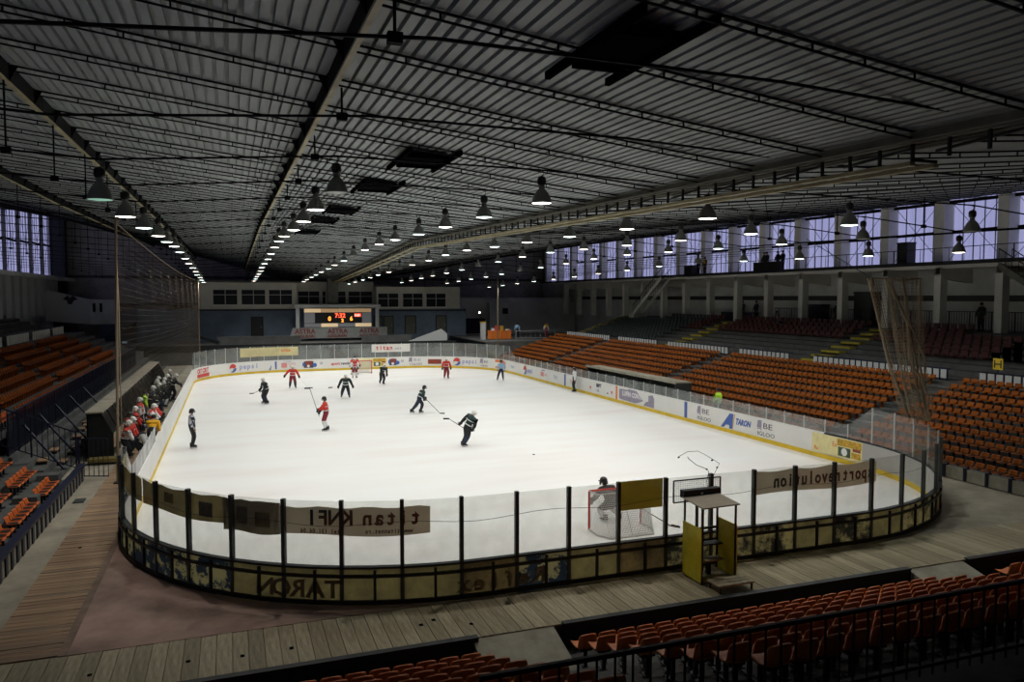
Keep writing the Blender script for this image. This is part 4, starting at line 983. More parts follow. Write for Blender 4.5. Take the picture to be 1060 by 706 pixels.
for i in range(5): k.tube([(.06, .05+.05*i, 8.6-.3*i), (.07, .08+.06*i, 6.5), (.06, .06+.04*i, 4.), (.05, .2, 2.)], .010, 4)
k.build('gathered_edge', M_net, nt)
# the drawn end net at the near right corner
nt = empty('safety_net', (22.5, 20.8, F), label='drawn-aside brown safety net hanging at the near right corner of the boards', cat='net')
def rn(u_, f):               # u_ 0..1 across, f 0 bottom .. 1 top
    xt = 20.9+2.45*u_; xm = 21.9+1.5*u_; xb = 22.75+1.25*u_
    if f > .45: x = xm+(xt-xm)*((f-.45)/.55)
    else: x = xb+(xm-xb)*(f/.45)
    z = 2.7+(7.95-2.7)*f+(.25*(1-u_) if f < .1 else 0)
    yy = 20.8+.22*sin(u_*21)+.1*sin(u_*50)
    return Vector((x-22.5, yy-20.8, z-F))
k = MB()
for i in range(46):
    pts = [rn(i/45, f) for f in np.linspace(0, 1, 9)]
    for p, q in zip(pts[:-1], pts[1:]): k.bar(p, q, .011)
for f in np.linspace(0, 1, 44):
    pts = [rn(t, f) for t in np.linspace(0, 1, 24)]
    for p, q in zip(pts[:-1], pts[1:]): k.bar(p, q, .008)
tag(k.build('mesh', M_net, nt), kind='stuff')
for c0, c1, c2 in ((.02, .02, .12), (.3, .62, .93), (.42, .75, .97), (.5, .85, 1.), (.98, .98, 1.0)):
    k = MB(); k.tube([rn(c0, 1), rn(c1*.6+c0*.4, .7), rn(c1, .45), rn(c2*.8+c1*.2, .2), rn(c2, 0)], .035, 5); k.build('fold', M_net, nt)
k = MB().ell(rn(.02, .96)+Vector((0,-.1,0)), (.09,.09,.2)); k.build('knot', M_net, nt)
MB().tube([rn(0, 1), rn(.5, 1)+Vector((0,0,-.1)), rn(1, 1)], .025, 5).build('head_rope', M_net, nt)
MB().bar(rn(0, 1)+Vector((0,0,0)), (rn(0, 1).x, 3.2, 9.5-F), .02).build('stay_wire', M_steel, nt)
# ------------------------------------------------------------------ GOAL JUDGE'S BOOTH
bo = empty('goal_judge_booth', (11.05, 15.9, F), label='small booth with yellow side panels and flat roof outside the near glass', cat='booth')
hx, hy = .48, .38
for sx in (-hx, hx):
    for sy in (-hy, hy): MB().box((sx-.02, sy-.02, .02), (sx+.02, sy+.02, 1.9)).build('post', M_steel, bo)
M_byel = mat('booth_yellow_paint', (.66,.58,.04), .55, var=.22, scale=1.6)
for sx in (-hx-.03, hx+.03): MB().box((sx-.012, -hy-.02, .05), (sx+.012, hy+.02, 1.38)).build('side_panel', M_byel, bo)
MB().prism([(-hx-.05, -hy-.1, 1.88), (hx+.05, -hy-.1, 1.90), (hx+.05, hy+.05, 1.96), (-hx-.05, hy+.05, 1.94)], (0,0,.03)).build('roof', M_conc, bo)
MB().box((-hx, -hy, .02), (hx, hy, .08)).build('floor_board', M_plank[1], bo)
MB().box((-hx, hy-.25, .75), (hx, hy, .79)).build('shelf', M_dkwood, bo); MB().box((-hx, hy-.03, 1.1), (hx, hy+.01, 1.16)).build('rail', M_steel, bo); MB().box((-.02, hy-.1, .08), (.02, hy-.06, 1.9)).build('post', M_steel, bo)
MB().box((-hx+.1, -.1, .42), (hx-.1, .2, .46)).build('bench', M_plank[3], bo); MB().box((-.05, 0, .08), (.05, .1, .42)).build('bench_leg', M_steel, bo)
MB().box((-hx-.02, hy+.02, 1.93), (hx+.12, hy+.2, 2.12)).build('lamp_box', M_black, bo); MB().box((.0, hy+.01, 2.0), (.06, hy+.02, 2.04)).build('badge', M_alu, bo)
sp_ = empty('booth_step', (11.1, 15.1, F), label='low wooden step in front of the yellow booth', cat='step')
for i in range(3): MB().box((-.5, -.25+.17*i, .16), (.5, -.25+.17*i+.15, .2)).build('plank', M_plank[i], sp_)
for sx in (-.46, .42):
    for sy in (-.22, .2): MB().box((sx, sy-.02, 0), (sx+.04, sy+.02, .16)).build('leg', M_steel, sp_)
fm = empty('mesh_screen', (11.15, 16.62, 2.05), label='black framed wire screen above the booth at the near glass', cat='screen')
w, h = .70, .56
for a, b in (((-w,0,0),(w,0,0)), ((-w,0,h),(w,0,h)), ((-w,0,0),(-w,0,h)), ((w,0,0),(w,0,h))): MB().bar(a, b, .03).build('frame_bar', M_black, fm)
k = MB()
for i in range(1, 28): k.bar((-w+2*w*i/28,0,0), (-w+2*w*i/28,0,h), .004)
for i in range(1, 11): k.bar((-w,0,h*i/11), (w,0,h*i/11), .004)
tag(k.build('wire_mesh', M_steel, fm), kind='stuff'); MB().box((-.03,-.03,-1.0), (.03,.03,0)).build('stem', M_black, fm)
cb = empty('loose_cable', (11.5, 16.75, 2.3), label='loose curling black cable ends sticking up above the booth', cat='cable')
MB().tube([(.05,0,.0), (.03,0,.2), (.05,-.05,.45), (0,0,.52), (-.25,.05,.62), (-.45,.1,.78), (-.5,.1,.85)], .009, 5).build('strand', M_black, cb)
MB().tube([(.05,0,.0), (.35,.02,.5), (.42,.02,.62), (.1,.05,.82), (-.2,.08,.98), (-.5,.1,.98), (-.72,.12,.88), (-.78,.12,.83)], .007, 5).build('strand', M_black, cb)
for p in ((.35,.02,.52), (.2,.03,.72), (-.75,.12,.85), (.02,0,.5)): MB().ell(p, (.035,.015,.025), 6, 4).build('tie', M_black, cb)
# ------------------------------------------------------------------ GOALS
def goal(label, loc, rz):
    r = empty('goal', loc, rz, label=label, cat='goal'); W, H, D, T = .915, 1.22, 1.12, .5
    M_gred = MATS.get('goal_red') or mat('goal_red', (.55,.04,.03), .4)
    k = MB()
    for s in (-W, W): k.tube([(s,0,0), (s,0,H)], .04, 8)
    k.tube([(-W,0,H), (W,0,H)], .04, 8); k.build('posts', M_gred, r)
    k = MB(); k.tube([(-W,0,H), (-W*.95,-T,H), (W*.95,-T,H), (W,0,H)], .022, 6); k.tube([(-W,0,.03), (-W*1.05,-D*.6,.03), (-W*.8,-D,.03), (W*.8,-D,.03), (W*1.05,-D*.6,.03), (W,0,.03)], .03, 6); k.tube([(0,-T,H), (0,-D,.03)], .02, 6)
    k.build('back_frame', M_netw, r)
    k = MB(); n = 30
    top = [Vector((-W*.95+2*W*.95*i/n, -T, H)) for i in range(n+1)]; bot = [Vector((-W*.8+2*W*.8*i/n, -D, .03)) for i in range(n+1)]
    for p, q in zip(top, bot): k.bar(p, q, .013)
    for j in range(1, 22): f = j/22; k.bar(top[0].lerp(bot[0], f), top[-1].lerp(bot[-1], f), .013)
    for s, tb_, bb in ((-1, top[0], bot[0]), (1, top[-1], bot[-1])):
        f0, b0 = Vector((s*W,0,H)), Vector((s*W,0,0))
        for j in range(0, 21): f = j/20; k.bar(f0.lerp(b0, f), tb_.lerp(bb, f), .008)
        for j in range(1, 12): f = j/12; k.bar(f0.lerp(tb_, f), b0.lerp(bb, f), .008)
    for j in range(0, 31): f = j/30; k.bar((-W+2*W*f, 0, H), top[0].lerp(top[-1], f), .006)
    tag(k.build('net', M_netw, r), kind='stuff'); return r
goal('red framed goal with white net seen from behind at the near end', (11.3, 21.35, 0), 0)
goal('red framed goal with white net at the far end below the scoreboard', (11.6, 73.3, 0), pi)
# ------------------------------------------------------------------ TEAM BENCH SHELTER (left)
tb = empty('team_shelter', (-5.3, 36.4, F), label='long grey team shelter with sloping front edge beside the left boards', cat='shelter')
L = 27.
prof_ = [(-.55, 0, 0), (.45, 0, 0), (.45, 0, 1.1), (.0, 0, 2.05), (-.55, 0, 2.05)]
MB().prism(prof_, (0, .06, 0)).build('end_panel', M_steel, tb)
MB().prism([(q[0], L, q[2]) for q in prof_], (0, .06, 0)).build('end_panel', M_steel, tb)
MB().box((-.6, -.1, 2.05), (.08, L+.1, 2.12)).build('roof', M_conc, tb); MB().box((-.55, 0, 0), (-.5, L, 2.05)).build('back_wall', M_steel, tb)
for i in range(19): MB().bar((.0, i*1.5, 2.03), (.45, i*1.5, 1.1), .05).build('rib', M_steel, tb)
be = empty('team_bench', (-5.1, 50, F), label='long dark bench inside the grey team shelter', cat='bench')
MB().box((-.25, -13, .4), (.2, 13, .46)).build('seat_board', M_lplank[1], be)
for i in range(14): MB().box((-.2, -12.8+i*1.95, 0), (.15, -12.7+i*1.95, .4)).build('leg', M_steel, be)
M_brownst = mat('stained_yellow_board', (.16,.12,.03), .8, var=.4)
ys__ = empty('yellow_pallet', (-5.15, 35.9, F), label='dirty yellow low step at the end of the grey team shelter', cat='step')
MB().box((-.6, -.3, .08), (.6, .3, .22)).build('board', M_brownst, ys__)
for sx in (-.5, .4): MB().box((sx, -.28, 0), (sx+.1, .28, .08)).build('runner', M_dkwood, ys__)
# ------------------------------------------------------------------ PEOPLE
C_ = {k: mat('cloth_'+k, c, .75, var=.1, scale=6) for k, c in dict(red=(.62,.045,.03), maroon=(.22,.02,.03), black=(.014,.018,.022), navy=(.018,.025,.05), white=(.75,.75,.74), paleblue=(.30,.48,.66), hivis=(.50,.85,.04), amber=(.75,.38,.01), grey=(.12,.12,.13), brown=(.10,.07,.05), green=(.015,.04,.035)).items()}
M_hair = mat('dark_hair', (.02,.014,.01), .7); M_helw = mat('white_helmet', (.80,.78,.72), .3); M_helk = mat('black_helmet', (.015,.015,.017), .3); M_glove = mat('black_glove', (.02,.02,.022), .6); M_glw = mat('white_glove', (.6,.6,.6), .6); M_eye = mat('eye', (.01,.01,.01), .2); M_lip = mat('lips', (.35,.12,.10), .6); M_blade = mat('skate_blade', (.6,.6,.62), .25, .9)
def make_stripes():
    m = bpy.data.materials.new('referee_stripes'); m.use_nodes = True; nt = m.node_tree; b = nt.nodes['Principled BSDF']; N = nt.nodes.new
    tc = N('ShaderNodeTexCoord'); w = N('ShaderNodeTexWave'); w.bands_direction = 'Y'; w.inputs['Scale'].default_value = 4.2; r = N('ShaderNodeValToRGB'); r.color_ramp.interpolation = 'CONSTANT'
    r.color_ramp.elements[0].color = (.03,.03,.05,1); r.color_ramp.elements[1].color = (.68,.70,.78,1); r.color_ramp.elements[1].position = .4
    nt.links.new(tc.outputs['Object'], w.inputs['Vector']); nt.links.new(w.outputs['Fac'], r.inputs[0]); nt.links.new(r.outputs[0], b.inputs['Base Color']); b.inputs['Roughness'].default_value = .8
    return m
C_['stripes'] = make_stripes()
def ik(a, c, l1, l2, hint):
    a, c = Vector(a), Vector(c); d = c-a; D = d.length; mx = (l1+l2)*.995
    if D > mx: c = a+d*(mx/D); d = c-a; D = mx
    x = (l1*l1-l2*l2+D*D)/(2*D); h = sqrt(max(0, l1*l1-x*x)); u = d/D; hv = Vector(hint); hv -= u*hv.dot(u)
    if hv.length < 1e-4: hv = Vector((0,1,0))-u*u.y
    return a+u*x+hv.normalized()*h, c
def hand_mesh(m):
    mb = MB(); mb.obox((.045,0,0), (.05,0,0), (0,.042,0), (0,0,.018))
    for i, (y, L) in enumerate(((-.033,.075), (-.011,.088), (.011,.082), (.033,.064))):
        mb.tube([(.09,y,0), (.09+L*.5,y,-.012), (.09+L*.8,y,-.045), (.09+L*.72,y,-.075)], [.011,.011,.010,.008], 5)
    mb.tube([(.02,.04,0), (.055,.075,-.015), (.09,.078,-.04)], [.014,.012,.010], 5)
    return mb.mesh('hand', m, True)
def glove_mesh(m):
    mb = MB(); mb.obox((.03,0,0), (.07,0,0), (0,.06,0), (0,0,.04)); mb.lathe([(.065,-.0),(.075,.10)], 8)
    for i, (y, L) in enumerate(((-.045,.07), (-.015,.085), (.015,.08), (.045,.06))):
        mb.tube([(.09,y,.005), (.09+L*.55,y,-.015), (.09+L*.7,y,-.055), (.09+L*.45,y,-.085)], [.02,.02,.018,.015], 5)
    mb.tube([(.01,.055,0), (.05,.095,-.02), (.09,.09,-.055)], [.022,.02,.016], 5)
    return mb.mesh('glove', m, True)
def skate_mesh():
    mb = MB(); mb.prism([(-.10,-.04,.07), (.19,-.04,.07), (.21,-.04,.11), (.10,-.04,.15), (.05,-.04,.25), (-.09,-.04,.26)], (0,.08,0), 0)
    mb.box((-.10,-.012,.03), (.18,.012,.07), 2); mb.box((-.12,-.004,0), (.21,.004,.035), 1)
    return mb.mesh('skate', [M_black, M_blade, C_['white']])
def shoe_mesh():
    mb = MB(); mb.prism([(-.09,-.045,0), (.19,-.045,0), (.19,-.045,.04), (.06,-.045,.10), (-.08,-.045,.11)], (0,.09,0)); return mb.mesh('shoe', M_black)
HM = {'glove': glove_mesh(M_glove), 'glovew': glove_mesh(M_glw), 'hand': hand_mesh(M_skin)}; SKM = skate_mesh(); SHM = shoe_mesh()
def helmet_mesh(m):
    mb = MB(); mb.lathe([(.122,-.02), (.127,.03), (.118,.075), (.088,.115), (.04,.137), (0,.14)], 14); mb.obox((.10,0,-.01), (.05,0,0), (0,.10,0), (0,0,.012)); mb.obox((-.09,0,-.05), (.04,0,0), (0,.08,0), (0,0,.045))
    for s in (-1, 1): mb.obox((0, s*.128, -.05), (.035,0,0), (0,.012,0), (0,0,.05))
    return mb.mesh('helmet', m, True)
HEL = {'white': helmet_mesh(M_helw), 'black': helmet_mesh(M_helk)}
cage = MB()
for i in range(5): cage.tube([(.02,-.11,-.03-.03*i), (.13,-.05,-.04-.03*i), (.14,.05,-.04-.03*i), (.02,.11,-.03-.03*i)], .006, 4)
for i in range(5): cage.tube([(.13-.02*abs(i-2)/2,-.08+.04*i,-.02), (.13-.02*abs(i-2)/2,-.08+.04*i,-.17)], .006, 4)
cage_me = cage.mesh('face_cage', M_alu)
visor_me = MB().prism([(.05,-.12,-.10), (.13,-.06,-.10), (.145,0,-.10), (.13,.06,-.10), (.05,.12,-.10), (.06,.11,-.10), (.12,.05,-.10), (.13,0,-.10), (.12,-.05,-.10), (.06,-.11,-.10)], (0,0,.09)).mesh('visor', G_clear)
face = MB(); face.obox((.108,0,-.012), (.018,0,0), (0,.013,0), (0,0,.022), 0)
for s in (-1, 1): face.ell((.090,s*.036,.018), (.012,.014,.010), 6, 4, 1); face.ell((0,s*.088,-.005), (.025,.012,.034), 6, 5, 0)
face.obox((.092,0,-.058), (.008,0,0), (0,.026,0), (0,0,.007), 2); face_me = face.mesh('face', [M_skin, M_eye, M_lip], True)
hair_me = MB().lathe([(.098,-.05), (.108,.02), (.10,.075), (.06,.118), (0,.13)], 12).mesh('hair', M_hair, True)
PENDING = []
def person(loc, rz, label, cl, pose=None, gear='skate', group=None, scale=1., pads=1.12, hands='glove', head='white', cage_=False, name='person', feetz=0.):
    """cl: torso, arms, pants, shins colours; pose in local metres (+x forward, +y left)"""
    P = dict(hip=.93, hx=0., lean=(.0,0.), fl=(0,.12), fr=(0,-.12), hl=(.15,.28,.95), hr=(.15,-.28,.95), look=0., kl=(1,.1,0), kr=(1,-.1,0), flz=0., frz=0., el=(-.4,.7,-.5), er=(-.4,-.7,-.5))
    P.update(pose or {})
    sole = .085 if gear == 'skate' else .02
    P['hip'] += .13 if gear == 'skate' else .08
    r = empty(name, loc, rz, label=label, cat='person', group=group); r.scale = (scale,)*3
    hip = Vector((P['hx'], 0, P['hip'])); ln = Vector((P['lean'][0], P['lean'][1], 1)).normalized()
    side = Vector((0,1,0)); side = (side-ln*side.dot(ln)).normalized()
    waist = hip+ln*.17; chest = hip+ln*.36; sh = hip+ln*.50; neck = hip+ln*.57+Vector((.01,0,0)); head_c = neck+(ln*.6+Vector((0,0,.4))).normalized()*.15+Vector((.02,0,0)); top = head_c+Vector((0,0,.10))
    j = [hip, waist, chest, sh, neck, head_c, top]; E = [(0,1),(1,2),(2,3),(3,4),(4,5),(5,6)]; Z = ['pants','torso','torso','torso','skin','skin']
    p = pads; RAD = [(.16*p,.13*p), (.155*p,.125*p), (.185*p,.14*p), (.13*p,.10*p), (.055,.055), (.095,.085), (.075,.07)]
    info = {}
    for s, hk, ek in ((1,'hl','el'), (-1,'hr','er')):
        S0 = sh+side*s*.19*p-ln*.03; elb, wr = ik(S0, P[hk], .29, .26, P[ek]); b = len(j)
        j += [S0, elb, wr]; E += [(3,b),(b,b+1),(b+1,b+2)]; Z += ['torso','arms','arms']; RAD += [(.098*p,.09*p), (.072*p,.072*p), (.05*p,.05*p)]
        info[s] = (wr, (wr-elb).normalized())
    feet = {}
    for s, fk, kk, fz in ((1,'fl','kl','flz'), (-1,'fr','kr','frz')):
        H0 = hip+Vector((0,s*.10,-.06)); an = Vector((P[fk][0], P[fk][1], sole+.07+P[fz])); kn, an = ik(H0, an, .44, .43, P[kk]); b = len(j)
        j += [H0, kn, an]; E += [(0,b),(b,b+1),(b+1,b+2)]; Z += ['pants','pants','shins']; RAD += [(.115*p,.115*p), (.092*p,.092*p), (.062*p,.062*p)]
        feet[s] = (an, kn)
    me = bpy.data.meshes.new('body'); me.from_pydata([tuple(v) for v in j], E, []); o = bpy.data.objects.new('body', me); link(o, r)
    md = o.modifiers.new('skin', 'SKIN'); md.use_smooth_shade = True; o.modifiers.new('sub', 'SUBSURF').levels = 1
    if not me.skin_vertices: 
        bm = bmesh.new(); bm.from_mesh(me); bm.verts.layers.skin.verify(); bm.to_mesh(me); bm.free()
    for i, sv in enumerate(me.skin_vertices[0].data): sv.radius = RAD[i]; sv.use_root = (i == 0)
    if cl.get('torso') in ('green', 'red') and gear == 'skate':     # white hem and chest band of the jersey
        e1 = side; e2 = ln.cross(e1)
        for lev, ra, rb, wd in ((.10, .172*p, .142*p, .022), (.33, .192*p, .150*p, .016)):
            cc = hip+ln*lev; k = MB(); ring = []
            for i in range(15): t = 2*pi*i/14; ring.append(cc+e1*ra*cos(t)+e2*rb*sin(t))
            for a, b in zip(ring[:-1], ring[1:]): k.bar(a, b, .02, wd*2, up=tuple(ln))
            k.build('jersey_band', C_['white'], r)
    PENDING.append((o, j, E, Z, cl))
    for s in (1, -1):
        wr, d = info[s]; h = inst('glove' if hands.startswith('glove') else 'hand', HM[hands], r, wr); q = Vector((1,0,0)).rotation_difference(d); h.rotation_mode = 'QUATERNION'; h.rotation_quaternion = q
        if s < 0: h.scale = (1,-1,1)
        an, kn = feet[s]; f = inst('skate' if gear == 'skate' else 'shoe', SKM if gear == 'skate' else SHM, r, (an.x, an.y, an.z-(sole+.07 if gear == 'skate' else sole+.07)))
        f.rotation_euler = (0, 0, s*.18)
    hd = inst('face', face_me, r, head_c, P['look'])
    if head in HEL:
        hd.location = head_c; inst('helmet', HEL[head], r, head_c+Vector((-.005,0,.015)), P['look'])
        inst('face_cage' if cage_ else 'visor', cage_me if cage_ else visor_me, r, head_c+Vector((0,0,.02)), P['look'])
    elif head == 'hair': inst('hair', hair_me, r, head_c, P['look'])
    return r
def finish_people():
    dg = bpy.context.evaluated_depsgraph_get(); dg.update(); cache = {}
    for o in TEXTS:          # lettering becomes ordinary mesh
        cu = o.data; key = (cu.body, round(cu.size, 4), cu.align_x, cu.shear, round(cu.offset, 4), cu.materials[0].name)
        if key not in cache: cache[key] = bpy.data.meshes.new_from_object(o.evaluated_get(dg))
        n = bpy.data.objects.new(o.name.split('.')[0], cache[key]); link(n, o.parent); n.matrix_local = o.matrix_local.copy()
    for o in TEXTS: bpy.data.objects.remove(o, do_unlink=True)
    for o, j, E, Z, cl in PENDING:
        ev = o.evaluated_get(dg); nm = bpy.data.meshes.new_from_object(ev)
        mats = [C_[cl.get('torso','black')], C_[cl.get('arms', cl.get('torso','black'))], C_[cl.get('pants','black')], C_[cl.get('shins', cl.get('pants','black'))], M_skin]; idx = {'torso':0,'arms':1,'pants':2,'shins':3,'skin':4}
        nm.materials.clear()
        for m in mats: nm.materials.append(m)
        for f in nm.polygons:
            c = f.center; best = 1e9; bz = 0
            for (a, b), z in zip(E, Z):
                ab = j[b]-j[a]; t = max(0, min(1, (c-j[a]).dot(ab)/max(1e-9, ab.length_squared))); d = (c-(j[a]+ab*t)).length
                if d < best: best = d; bz = idx[z]
            f.material_index = bz; f.use_smooth = True
        o.modifiers.clear(); o.data = nm
def stick(label, a, blade, group='hockey sticks', flip=1):     # from hands' point a (world) down to the blade heel (world)
    a, b = Vector(a), Vector(blade); d = (b-a).normalized(); r = empty('hockey_stick', a, label=label, cat='hockey stick', group=group)
    MB().bar(-d*.15, b-a, .03, .022).build('shaft', C_['white'] if flip < 0 else M_black, r)
    h = Vector((d.x, d.y, 0)); h = h.normalized() if h.length > .01 else Vector((1,0,0))
    k = MB(); k.obox(b-a+h*.13+Vector((0,0,.035 if abs(b.z) < .3 else 0)), h*.15, Vector((-h.y,h.x,0))*.012, (0,0,.036)); k.build('blade', M_black, r); return r
def W(loc, rz, l): return (loc[0]+l[0]*cos(rz)-l[1]*sin(rz), loc[1]+l[0]*sin(rz)+l[1]*cos(rz), loc[2]+l[2])
BLK = dict(torso='green', arms='black', pants='black', shins='navy'); REDS = dict(torso='red', arms='red', pants='maroon', shins='white')
# -- on the ice
person((-1.91,39.7,0), 0.25, 'linesman in striped shirt and black trousers standing alone by the left boards', dict(torso='stripes',arms='stripes',pants='black'), dict(hl=(.05,.27,.86),hr=(.12,-.24,.86),fl=(.02,.10),fr=(.0,-.10)), hands='hand', head='black')
p = (2.13,54.7,0); person(p, pi*1.1, 'player in black jersey with white helmet reaching a stick out to the left', BLK, dict(lean=(.35,.1),hip=.86,fl=(.05,.28),fr=(.05,-.28),hl=(.35,.25,.85),hr=(.32,-.28,.95)), pads=1.36)
stick('black hockey stick held out to the left by the black player near the far left', W(p, pi*1.1, (.32,-.28,.95)), (1.3,54.75,.75))
p = (4.48,63.3,0); person(p, -pi*.5, 'player in red jersey and maroon shorts near the far boards at the left', dict(REDS, shins='navy'), dict(lean=(.25,0),hip=.88,fl=(.0,.22),fr=(.0,-.22),hl=(.35,.55,.8),hr=(.25,-.6,1.05)), pads=1.36)
stick('thin hockey stick low on the ice beside the red player near the far left boards', W(p, -pi*.5, (.35,.55,.8)), (5.7,62.7,.03), flip=-1)
p = (4.74,42.4,0); person(p, pi*.96, 'player in red jersey with black helmet raising a long stick upwards', REDS, dict(lean=(.12,0),hip=.9,fl=(.05,.16),fr=(-.05,-.16),hl=(.45,.0,1.12),hr=(.5,.05,.8)), pads=1.3, head='black')
s_ = stick('long hockey stick raised up and to the left by the red player', W(p, pi*.96, (.42,.02,.95)), (3.9,42.55,2.35))
p = (7.65,55.9,0); person(p, -pi*.55, 'player in black jersey crouching with arms spread in mid ice', BLK, dict(lean=(.45,0),hip=.82,fl=(.0,.25),fr=(-.1,-.3),hl=(.35,.55,.75),hr=(.35,-.55,.75),frz=.03), pads=1.36)
stick('hockey stick stretched out to the left by the crouching black player', W(p, -pi*.55, (.35,-.55,.75)), (6.65,55.55,.85), flip=-1)
p = (10.3,69.4,0); person(p, -pi*.5, 'player in red and white jersey standing in front of the far goal', dict(REDS, arms='white'), dict(lean=(.25,0),hip=.88,fl=(.0,.16),fr=(.0,-.16)), pads=1.36)
person((10.75,72.4,0), -pi*.5, 'goalkeeper in red with thick leg pads inside the far goal mouth', dict(torso='red',arms='red',pants='red',shins='white'), dict(lean=(.3,0),hip=.85,fl=(.0,.28),fr=(.0,-.28),hl=(.3,.45,.8),hr=(.3,-.45,.8)), pads=1.38, head='black', cage_=True)
person((11.7,63.6,0), -pi*.42, 'player in black jersey gliding with bent body in front of the far goal', BLK, dict(lean=(.55,.15),hip=.86,fl=(.05,.10),fr=(-.3,-.05),frz=.03,hl=(.4,.25,.85),hr=(.45,-.15,.85)), pads=1.36)
person((17.95,66.2,0), -pi*.5, 'player in red jersey standing upright near the far boards at the right', dict(REDS, shins='maroon'), dict(lean=(.1,0),hip=.9,fl=(.0,.17),fr=(.0,-.17),hl=(.15,.4,.85),hr=(.15,-.4,.85)), pads=1.38)
person((22.06,63.0,0), -pi*.65, 'linesman in pale blue shirt skating by the far right corner', dict(torso='paleblue',arms='paleblue',pants='navy'), dict(lean=(.15,0),hip=.84,fl=(.25,.2),fr=(-.15,-.35)), hands='hand', head='black')
p = (10.93,46.8,0); person(p, 0.05, 'player in black striding to the right with the stick in front', dict(torso='green',arms='green',pants='navy',shins='navy'), dict(lean=(.55,0),hip=.84,fl=(.12,.1),fr=(-.55,-.12),frz=.05,hl=(.42,.1,.92),hr=(.25,-.22,.95)), pads=1.3, head='black')
stick('black hockey stick reaching down to the right from the striding player', W(p, .05, (.42,.05,.92)), (12.15,46.2,.0))
p = (10.53,35.65,0); person(p, .45, 'player in black jersey with white stripes leaning into a turn nearest the camera', BLK, dict(lean=(.35,-.42),hip=.84,hx=.25,fl=(-.02,.05),fr=(-.12,-.16),hl=(-.02,.36,1.0),hr=(.35,-.3,.85),el=(-.5,.8,-.2)), pads=1.38)
stick('black hockey stick pointing up and back from the turning black player', (10.6,35.75,.85), (9.9,36.05,1.33), flip=1)
person((24.62,53.3,0), pi*.95, 'linesman in white shirt and black trousers standing against the right boards', dict(torso='white',arms='white',pants='black'), dict(hl=(.05,.25,.86),hr=(.05,-.25,.86)), hands='hand', head='black')
person((11.5,22.0,0), pi*.56, 'goalkeeper in black with pale leg pads crouching in the near goal seen from behind', dict(torso='black',arms='black',pants='black',shins='white'), dict(lean=(.75,0),hip=.48,fl=(-.05,.3),fr=(-.05,-.3),hl=(.5,.4,.6),hr=(.5,-.4,.6)), pads=1.35, head='black', cage_=True)
stick('goalkeeper stick with red blade lying at the side of the near goal', (12.5,21.6,.35), (13.0,20.75,0))
pk = empty('puck', (13.0,32.6,0), label='small black puck lying on the open ice', cat='puck'); MB().lathe([(0,0),(.05,0),(.05,.03),(0,.03)], 12).build('disc', M_black, pk)
# -- team bench
def benchp(x, y, rz, lab, cl, pose=None, head='white', hands='glove', pads=1.3, gear='skate', z=F): return person((x, y, z), rz, lab, cl, pose, gear, 'people at the team bench', 1., pads, hands, head)
RB = dict(torso='red', arms='white', pants='black', shins='black'); RR_ = dict(torso='red', arms='red', pants='black', shins='black')
lean_b = dict(lean=(.35,0), hip=.88, hl=(.5,.25,1.05), hr=(.5,-.25,1.05))
sit = dict(hip=.56, fl=(.42,.16), fr=(.42,-.16), lean=(.2,0), hl=(.4,.15,.72), hr=(.4,-.15,.72))
benchp(-4.62,46.5,.1,'man in bright yellow-green vest standing at the back of the team shelter', dict(torso='hivis',arms='hivis',pants='navy'), None, 'hair', 'hand', 1., 'shoe')
benchp(-4.45,42.6,-.2,'player in red and white jersey standing behind the bench beside the yellow-green vest', RB)
benchp(-4.3,39.2,.2,'player in red jersey with white helmet holding an upright stick at the bench', RR_, dict(hl=(.35,.1,1.15),hr=(.3,-.1,.9)))
stick('upright hockey stick held by the red player at the bench', (-3.95,39.3,1.75), (-3.85,39.35,F+.0), 'sticks at the bench', -1)
benchp(-3.85,40.6,-.1,'player in red jersey leaning on the left boards nearest the ice', RB, lean_b)
benchp(-3.85,41.9,.0,'player in red and black standing behind the red player at the boards', RR_, lean_b, 'black')
benchp(-4.4,35.9,.1,'player in red jersey sitting nearest the end of the team bench', RB, dict(lean=(.3,0),hip=.8,hl=(.4,.2,.85),hr=(.4,-.2,.85)))
benchp(-4.35,36.9,-.1,'second red player with white helmet crouching near the end of the bench', RR_, dict(lean=(.3,0),hip=.8,hl=(.4,.2,.85),hr=(.4,-.2,.85)))
benchp(-4.55,38.1,.2,'red player with dark helmet in the back at the end of the bench', RR_, dict(lean=(.2,0),hip=.84), 'black')
benchp(-3.5,37.8,1.4,'person in amber jacket bending forward at the left boards', dict(torso='amber',arms='amber',pants='black'), dict(lean=(.8,0),hip=.85,hl=(.5,.2,.75),hr=(.5,-.2,.75)), 'hair', 'hand', 1.2, 'shoe')
benchp(-3.75,34.9,.0,'player in black and white crouching beside the amber jacket at the end of the bench', dict(torso='black',arms='white',pants='black'), dict(lean=(.4,0),hip=.75,hl=(.4,.2,.8),hr=(.4,-.2,.8)), 'black')
benchp(-4.2,58.7,.0,'tall player in black standing at the far end of the team bench', BLK)
benchp(-3.85,56.2,.1,'player in black with white helmet leaning on the left boards beyond the bench', BLK, lean_b)
for i, (x, y) in enumerate(((-4.65,49.9),(-4.4,51.0),(-4.6,52.0),(-4.3,52.9),(-4.35,54.2),(-4.25,55.5),(-4.75,53.5),(-4.75,55.0),(-4.5,48.4))):
    benchp(x, y, random.uniform(-.3,.3), '%s player in black with white helmet along the bench from its middle' % nth(i), dict(BLK, shins='white' if i % 3 == 0 else 'navy'), dict(hip=.72+.1*(i % 3), lean=(.25,0), fl=(.2,.14), fr=(.2,-.14), hl=(.4,.2,.85), hr=(.4,-.2,.85)))
stick('tilted hockey stick leaning against the team shelter beside the yellow-green vest', (-4.9,47.6,2.2), (-4.55,48.0,F), 'sticks at the bench')
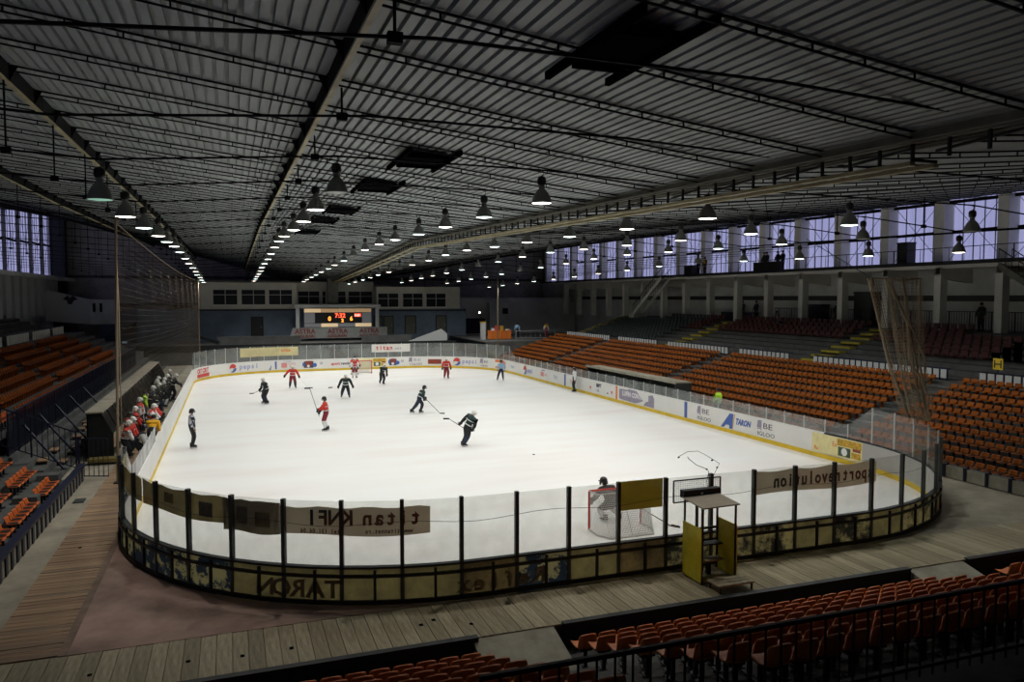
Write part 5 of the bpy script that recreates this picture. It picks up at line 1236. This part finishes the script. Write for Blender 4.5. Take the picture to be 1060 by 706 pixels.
# -- spectators and staff
def spect(loc, rz, lab, cl, pose=None, head='hair'): return person(loc, rz, lab, cl, pose, 'shoe', None, 1., 1.08, 'hand', head)
DK = dict(torso='black', arms='black', pants='black')
spect((25.9,36.6,F), pi, 'person in bright yellow-green vest standing behind the right glass', dict(torso='hivis',arms='hivis',pants='navy'))
spect((45.3,35.9,5.1), pi, 'dark standing spectator alone by the railing under the right gallery', DK)
spect((44.2,47.2,5.1), pi, 'dark standing spectator beside a column under the right gallery', DK)
spect((41.9,51.4,4.32), pi, 'spectator in brown coat standing in the upper right stand', dict(torso='brown',arms='brown',pants='black'))
for i, (y, l) in enumerate(((54.6,'rightmost of the group of dark spectators on the gallery'),(55.6,'middle one of the group of dark spectators on the gallery'),(56.7,'leftmost of the group of dark spectators on the gallery'),(57.4,'dark spectator half hidden behind the leftmost of the gallery group'))): spect((45.0+.3*(i % 2), y, 9.5), pi, l, DK)
for i, (y, l) in enumerate(((66.2,'dark spectator with orange hood on the far part of the gallery'),(67.3,'second dark spectator on the far part of the gallery by the windows'))): spect((45.0, y, 9.5), pi, l, dict(DK, torso='amber' if i == 0 else 'black'))
for i, (y, l) in enumerate(((59.2,'person standing at the right behind the dark blue press table'),(61.2,'person in brown standing behind the dark blue press table'))): spect((45.9, y, 5.1), pi, l, dict(torso='brown' if i else 'navy',arms='navy',pants='black'))
bb = blk('kit_box', (45.1, 68.9, 9.5), (.8, 1.4, 1.1), M_black, 'black box on the gallery floor beside the two far spectators', 'box')
b2 = blk('kit_box', (44.5, 56.0, 9.5), (.25, 3.6, .9), M_black, 'dark cloth-covered barrier in front of the gallery spectators', 'barrier')
spect((32.2,86.2,2.4), -pi*.6, 'person in blue top standing right of the orange counter', dict(torso='paleblue',arms='paleblue',pants='black'))
spect((35.9,86.0,2.4), -pi*.6, 'person in orange and white standing on the far platform at the right', dict(torso='amber',arms='white',pants='maroon'))
bal('pale horizontal rail on the far platform beside the orange counter', (31.3, 84.2, 2.4), (37.5, 84.2, 2.4), .95, .6, M_frame)
finish_people()
